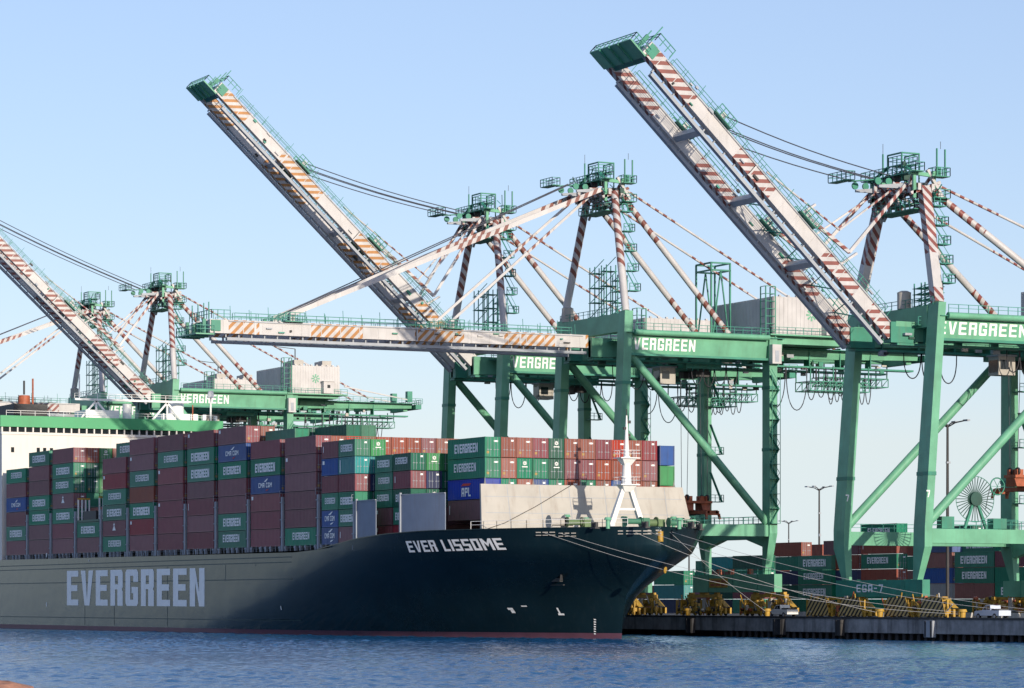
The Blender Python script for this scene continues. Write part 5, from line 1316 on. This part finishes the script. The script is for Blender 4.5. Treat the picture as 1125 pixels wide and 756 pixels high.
def pickup(x, y, label, paintm, flip=1):
    r = empty('pickup_truck', (x, y, QZ)); tag(r, label, 'pickup', 'pickup trucks on the quay')
    r.rotation_euler = (0, 0, math.pi if flip < 0 else 0)
    W = .95
    def prism(mb, prof, w0, w1, m):
        n = len(prof); f = [(a, -w0, b) for a, b in prof]; g = [(a, w1, b) for a, b in prof]
        mb.faces(f + g, [tuple(range(n)), tuple(range(2 * n - 1, n - 1, -1))] + [((i + 1) % n, i, n + i, n + (i + 1) % n) for i in range(n)], m)
    mb = MB(); prism(mb, [(-2.8, .5), (2.75, .5), (2.8, .95), (2.6, 1.12), (1.15, 1.2), (-.75, 1.2), (-.75, 1.2), (-2.8, 1.2)], W, W, paintm); mb.build('body', r)
    mb = MB(); prism(mb, [(-.75, 1.202), (1.2, 1.202), (.45, 1.86), (-.65, 1.88)], W * .86, W * .86, paintm); cab = mb.build('cab', r)
    mb = MB()
    for s in (-1, 1):
        y = s * W * .865
        mb.poly([(-.58, y, 1.27), (.15, y, 1.27), (.15, y, 1.75), (-.54, y, 1.77)] if s < 0 else [(-.54, y, 1.77), (.15, y, 1.75), (.15, y, 1.27), (-.58, y, 1.27)], GLASS)
        mb.poly([(.22, y, 1.27), (1.0, y, 1.27), (.45, y, 1.74), (.22, y, 1.75)] if s < 0 else [(.22, y, 1.75), (.45, y, 1.74), (1.0, y, 1.27), (.22, y, 1.27)], GLASS)
    mb.poly([(1.19, -W * .76, 1.24), (1.19, W * .76, 1.24), (.5, W * .74, 1.84), (.5, -W * .74, 1.84)], GLASS); mb.build('window', cab)
    for xx in (-1.8, 1.85):
        for s in (-1, 1):
            mb = MB(); mb.disc((xx, s * .86, .4), (0, 1, 0), .4, .24, RUBBER, n=18); wh = mb.build('wheel', r)
            mb = MB(); mb.disc((xx, s * .985, .4), (0, 1, 0), .22, .02, GREY, n=14); mb.build('rim', wh)
    mb = MB(); mb.box(2.78, 2.9, -W, W, .45, .68, GREY); mb.build('bumper', r)
    for s in (-1, 1):
        mb = MB(); mb.box(2.68, 2.815, s * .7 - .18, s * .7 + .18, .8, .98, LETTER); mb.build('headlight', r)
    mb = MB(); mb.box(-2.6, -.9, -.75, .75, 1.202, 1.42, DARK); mb.build('load', r)
pickup(-396.5, 237.4 + 4.6, 'white pickup parked on the quay in front of the yellow sign', TRUCKW, -1)
pickup(-343.0, 241.5, 'pale blue white pickup beside the right hazard boards', TRUCKB, -1)
def lamp(x, y, h, label, double=True):
    r = empty('light_mast', (x, y, QZ)); tag(r, label, 'street lamp', 'tall lights in the container yard')
    mb = MB(); mb.tube((0, 0, 0), (0, 0, h), .32, DARK, n=10, r2=.2); mb.build('pole', r)
    for s in (-1, 1):
        mb = MB(); mb.path([(0, 0, h - .5), (s * 1.2, s * .8, h + .25), (s * 2.6, s * 1.7, h + .55)], .12, DARK); mb.path([(0, 0, h - .5), (s * .6, -s * 1.0, h + .2), (s * 1.3, -s * 2.2, h + .5)], .12, DARK); mb.build('arm', r)
        mb = MB(); mb.cbox((s * 2.9, s * 1.9, h + .6), 1.3, .6, .28, GREY); mb.cbox((s * 1.5, -s * 2.5, h + .55), 1.2, .6, .28, GREY); mb.build('lamp_head', r)
    mb = MB(); mb.cbox((.25, 0, h * .62), .5, .5, .7, GREY); mb.cbox((.2, 0, h * .8), .3, .8, .3, GREY); mb.build('camera_box', r)
def on_plane(px, Y):
    k = (px - 562.5) / 3470; return (k * math.sin(TH) - math.cos(TH)) * Y / (math.sin(TH) + k * math.cos(TH))
lamp(on_plane(1041, 306), 306, 32.5, 'tallest yard light, seen between the legs of the nearest crane')
lamp(on_plane(900, 435), 435, 31.5, 'yard light left of the leg of the nearest crane')
lamp(on_plane(866.5, 600), 600, 31, 'small far yard light beside the brown containers')
lamp(on_plane(757, 520), 520, 30, 'yard light in the opening under the portal of the lowered crane')

# ------------------------------------------------------------------ yard containers
YT = 2.79
rr = random.Random(11)
seen = set()
def yard(px, Y, tiers, name, L=12.19, low=0):
    """px = picture column of the bow-side end of the stack, tiers from the ground up"""
    X1 = on_plane(px, Y)
    for k, sp in enumerate(tiers):
        if not sp: continue
        col, _, mk_ = sp.partition(':')
        lab = f"{CNAME.get(col, col)} container {MARKTXT[mk_]}".strip() + f", {tier_words(k, len(tiers))} in stack {name}"
        container(X1 - L, Y, QZ + .02 + k * (YT + .06), L, YT - .01, col, mk_, lab, 'containers stacked in the yard', end=rr.choice(['tagged', 'mark', 'plain']), trim=False)
YARD = [
 (1098, 330, ['dark green', 'rust', 'green:eg', 'green:eg'], "with large lettering by right edge"),
 (1052, 331, ['green', 'grey', 'blue', 'rust', 'blue:logo'], "between tall light and lettered green stack"),
 (1144, 330, ['rust', 'green:eg', 'green', 'maroon', 'green:eg'], 'at the right edge of the picture'),
 (991, 330, ['green', 'green', 'rust', 'green:eg', 'rust:plate', 'green:eg'], "between the nearest crane's two waterside legs"),
 (948, 331, ['dark green', 'green', 'navy', 'rust', 'maroon'], "right of the nearest crane's far leg"),
 (919, 330, ['green', 'green:eg', 'green:eg', 'green:eg'], "behind the nearest crane's far leg"),
 (886, 333, ['green', 'dark green', 'navy', 'green', 'rust'], "with long brown top left of the nearest crane"),
 (1036, 352, ['green', 'dark green', 'rust', 'green', 'rust'], "behind the nearest crane's near leg"),
 (1074, 352, ['maroon', 'navy', 'rust', 'maroon', 'green', 'dark green'], 'in the second row behind the cable reel'),
 (1118, 352, ['navy', 'maroon', 'green', 'rust', 'green:eg'], 'in the second row behind the right leg'),
 (909, 350, ['navy', 'maroon', 'rust', 'green', 'rust'], 'in the second row left of the nearest crane'),
 (924, 368, ['green', 'maroon', 'navy', 'rust', 'green'], 'in the third row left of the nearest crane'),
 (846, 318, ['green', 'maroon', 'green:eg', 'dark green'], "behind the lowered crane's ladder leg"),
 (815, 322, ['navy', 'dark green', 'rust', 'teal'], 'under the portal of the lowered crane'),
 (778, 330, ['green', 'maroon', 'green'], "left under the lowered crane's portal"),
 (757, 312, ['navy', 'teal', 'green'], 'beside the bow above the quay'),
 (728, 318, ['rust', 'maroon'], 'just past the bow on the quay'),
 (706, 325, ['navy', 'maroon', 'teal'], 'half hidden behind the bow'),
 (862, 340, ['navy', 'green', 'dark green', 'rust'], "between the lowered crane and brown stack"),
 (800, 350, ['rust', 'green', 'maroon', 'green'], 'in the second row under the portal'),
]
for px, Y, t, nm in YARD: yard(px, Y, t, nm)
for px, Y, t, nm in [(1104, 333.2, ['', '', '', '', 'green:eg'], 'standing over the large white lettering')]:
    yard(px, Y, t, nm)
# ------------------------------------------------------------------ mooring lines
def line(p0, p1, sag, label, guard=None, r=.027):
    p0 = V(p0); p1 = V(p1); mb = MB()
    f = lambda t: p0 + (p1 - p0) * t + V((0, 0, -sag * 4 * t * (1 - t)))
    mb.path([f(i / 24) for i in range(25)], r, LINE, n=6)
    o = tag(mb.build('mooring_line'), label, 'rope', 'mooring lines from the bow to the quay')
    if guard:
        q = f(guard); g = MB(); g.disc(q, p1 - p0, .45, .12, YEL, n=14); g.build('rat_guard', o)
fa, fb, fc, fd, fe = [hull_at(x, y) + V((0, -.25, 0)) for x, y in ((600, 585.5), (616, 585.5), (700, 585), (716, 585), (740, 584.5))]
line(fa, (-341.5, QY + .75, QZ + .7), 2.2, 'lowest pale mooring line sweeping from the bow side to the far right bollard', .3)
line(fb, (-341.3, QY + .9, QZ + .9), 1.6, 'second pale mooring line just above the lowest one along the bow')
line(fc, (-361, QY + .75, QZ + .8), 1.0, 'short pale mooring line from the bow to the bollard by the hazard boards')
line(fd, (-322, QY + .75, QZ + .8), 1.8, 'upper pale mooring line from the bow running out of the right edge')
line(fe, (-320, QY + .75, QZ + .9), 1.4, 'highest pale mooring line from the tip of the bow to the right edge')
line(fe + V((-.6, 0, 0)), (-390.5, QY + .75, QZ + .8), .4, 'steep mooring line from the bow tip to the bollard by the pickup')
bollard(-321, 'yellow bollard past the right edge holding two mooring lines')

# reddish rock in the near water at the lower left corner
mb = MB(); rk = random.Random(4); n = 14; rings = []
c0 = pix_ray(-6, 760); tt = 5.0 / -c0.z; c0 = V((0, 0, 5.2)) + c0 * tt
for j in range(7):
    zz = -.3 + 1.1 * math.sin(j / 6 * math.pi / 2); rad = 2.1 * math.cos(j / 6 * math.pi / 2 * .97)
    rings.append([(c0.x + rad * math.cos(2 * math.pi * i / n) * (1 + rk.uniform(-.12, .12)), c0.y + 1.3 * rad * math.sin(2 * math.pi * i / n) * (1 + rk.uniform(-.12, .12)), zz + rk.uniform(-.06, .06)) for i in range(n)])
pts = [p for r_ in rings for p in r_]
mb.faces(pts, [(j * n + i, j * n + (i + 1) % n, (j + 1) * n + (i + 1) % n, (j + 1) * n + i) for j in range(6) for i in range(n)] + [tuple(6 * n + i for i in range(n))], ROCK)
tag(mb.build('shore_rock'), 'reddish rock tip breaking the water at the lower left corner', 'rock')

bm_ = MB(); bm_.hexa([(-1.5, -.3, 0), (1.5, -.3, 0), (1.5, .3, 0), (-1.5, .3, 0)], [(-1.5, -.1, .85), (1.5, -.1, .85), (1.5, .1, .85), (-1.5, .1, .85)], BREAK); bme = bm_.mesh('concrete_barrier')
for i in range(24):
    o = bpy.data.objects.new('concrete_barrier', bme); COL.objects.link(o); o.location = (-408 + i * 3.6 + random.uniform(-.2, .2), 247.5 + random.uniform(-.1, .1), QZ + .004); o.rotation_euler = (0, 0, random.uniform(-.04, .04))
    tag(o, 'low tan concrete barrier in the row along the quay apron', 'barrier', 'low barriers along the apron')
LABEL_CHECK = [(o.name, len(o['label'].split()), o['label']) for o in SC.objects if 'label' in o.keys()]
for nm, n, lb in LABEL_CHECK:
    if n > 16 or n < 4: print('LABEL', nm, n, lb)
cnt = {}
for nm, n, lb in LABEL_CHECK: cnt.setdefault(lb, []).append(nm)
for lb, ns in cnt.items():
    if len(ns) > 1: print('DUP', ns, lb)
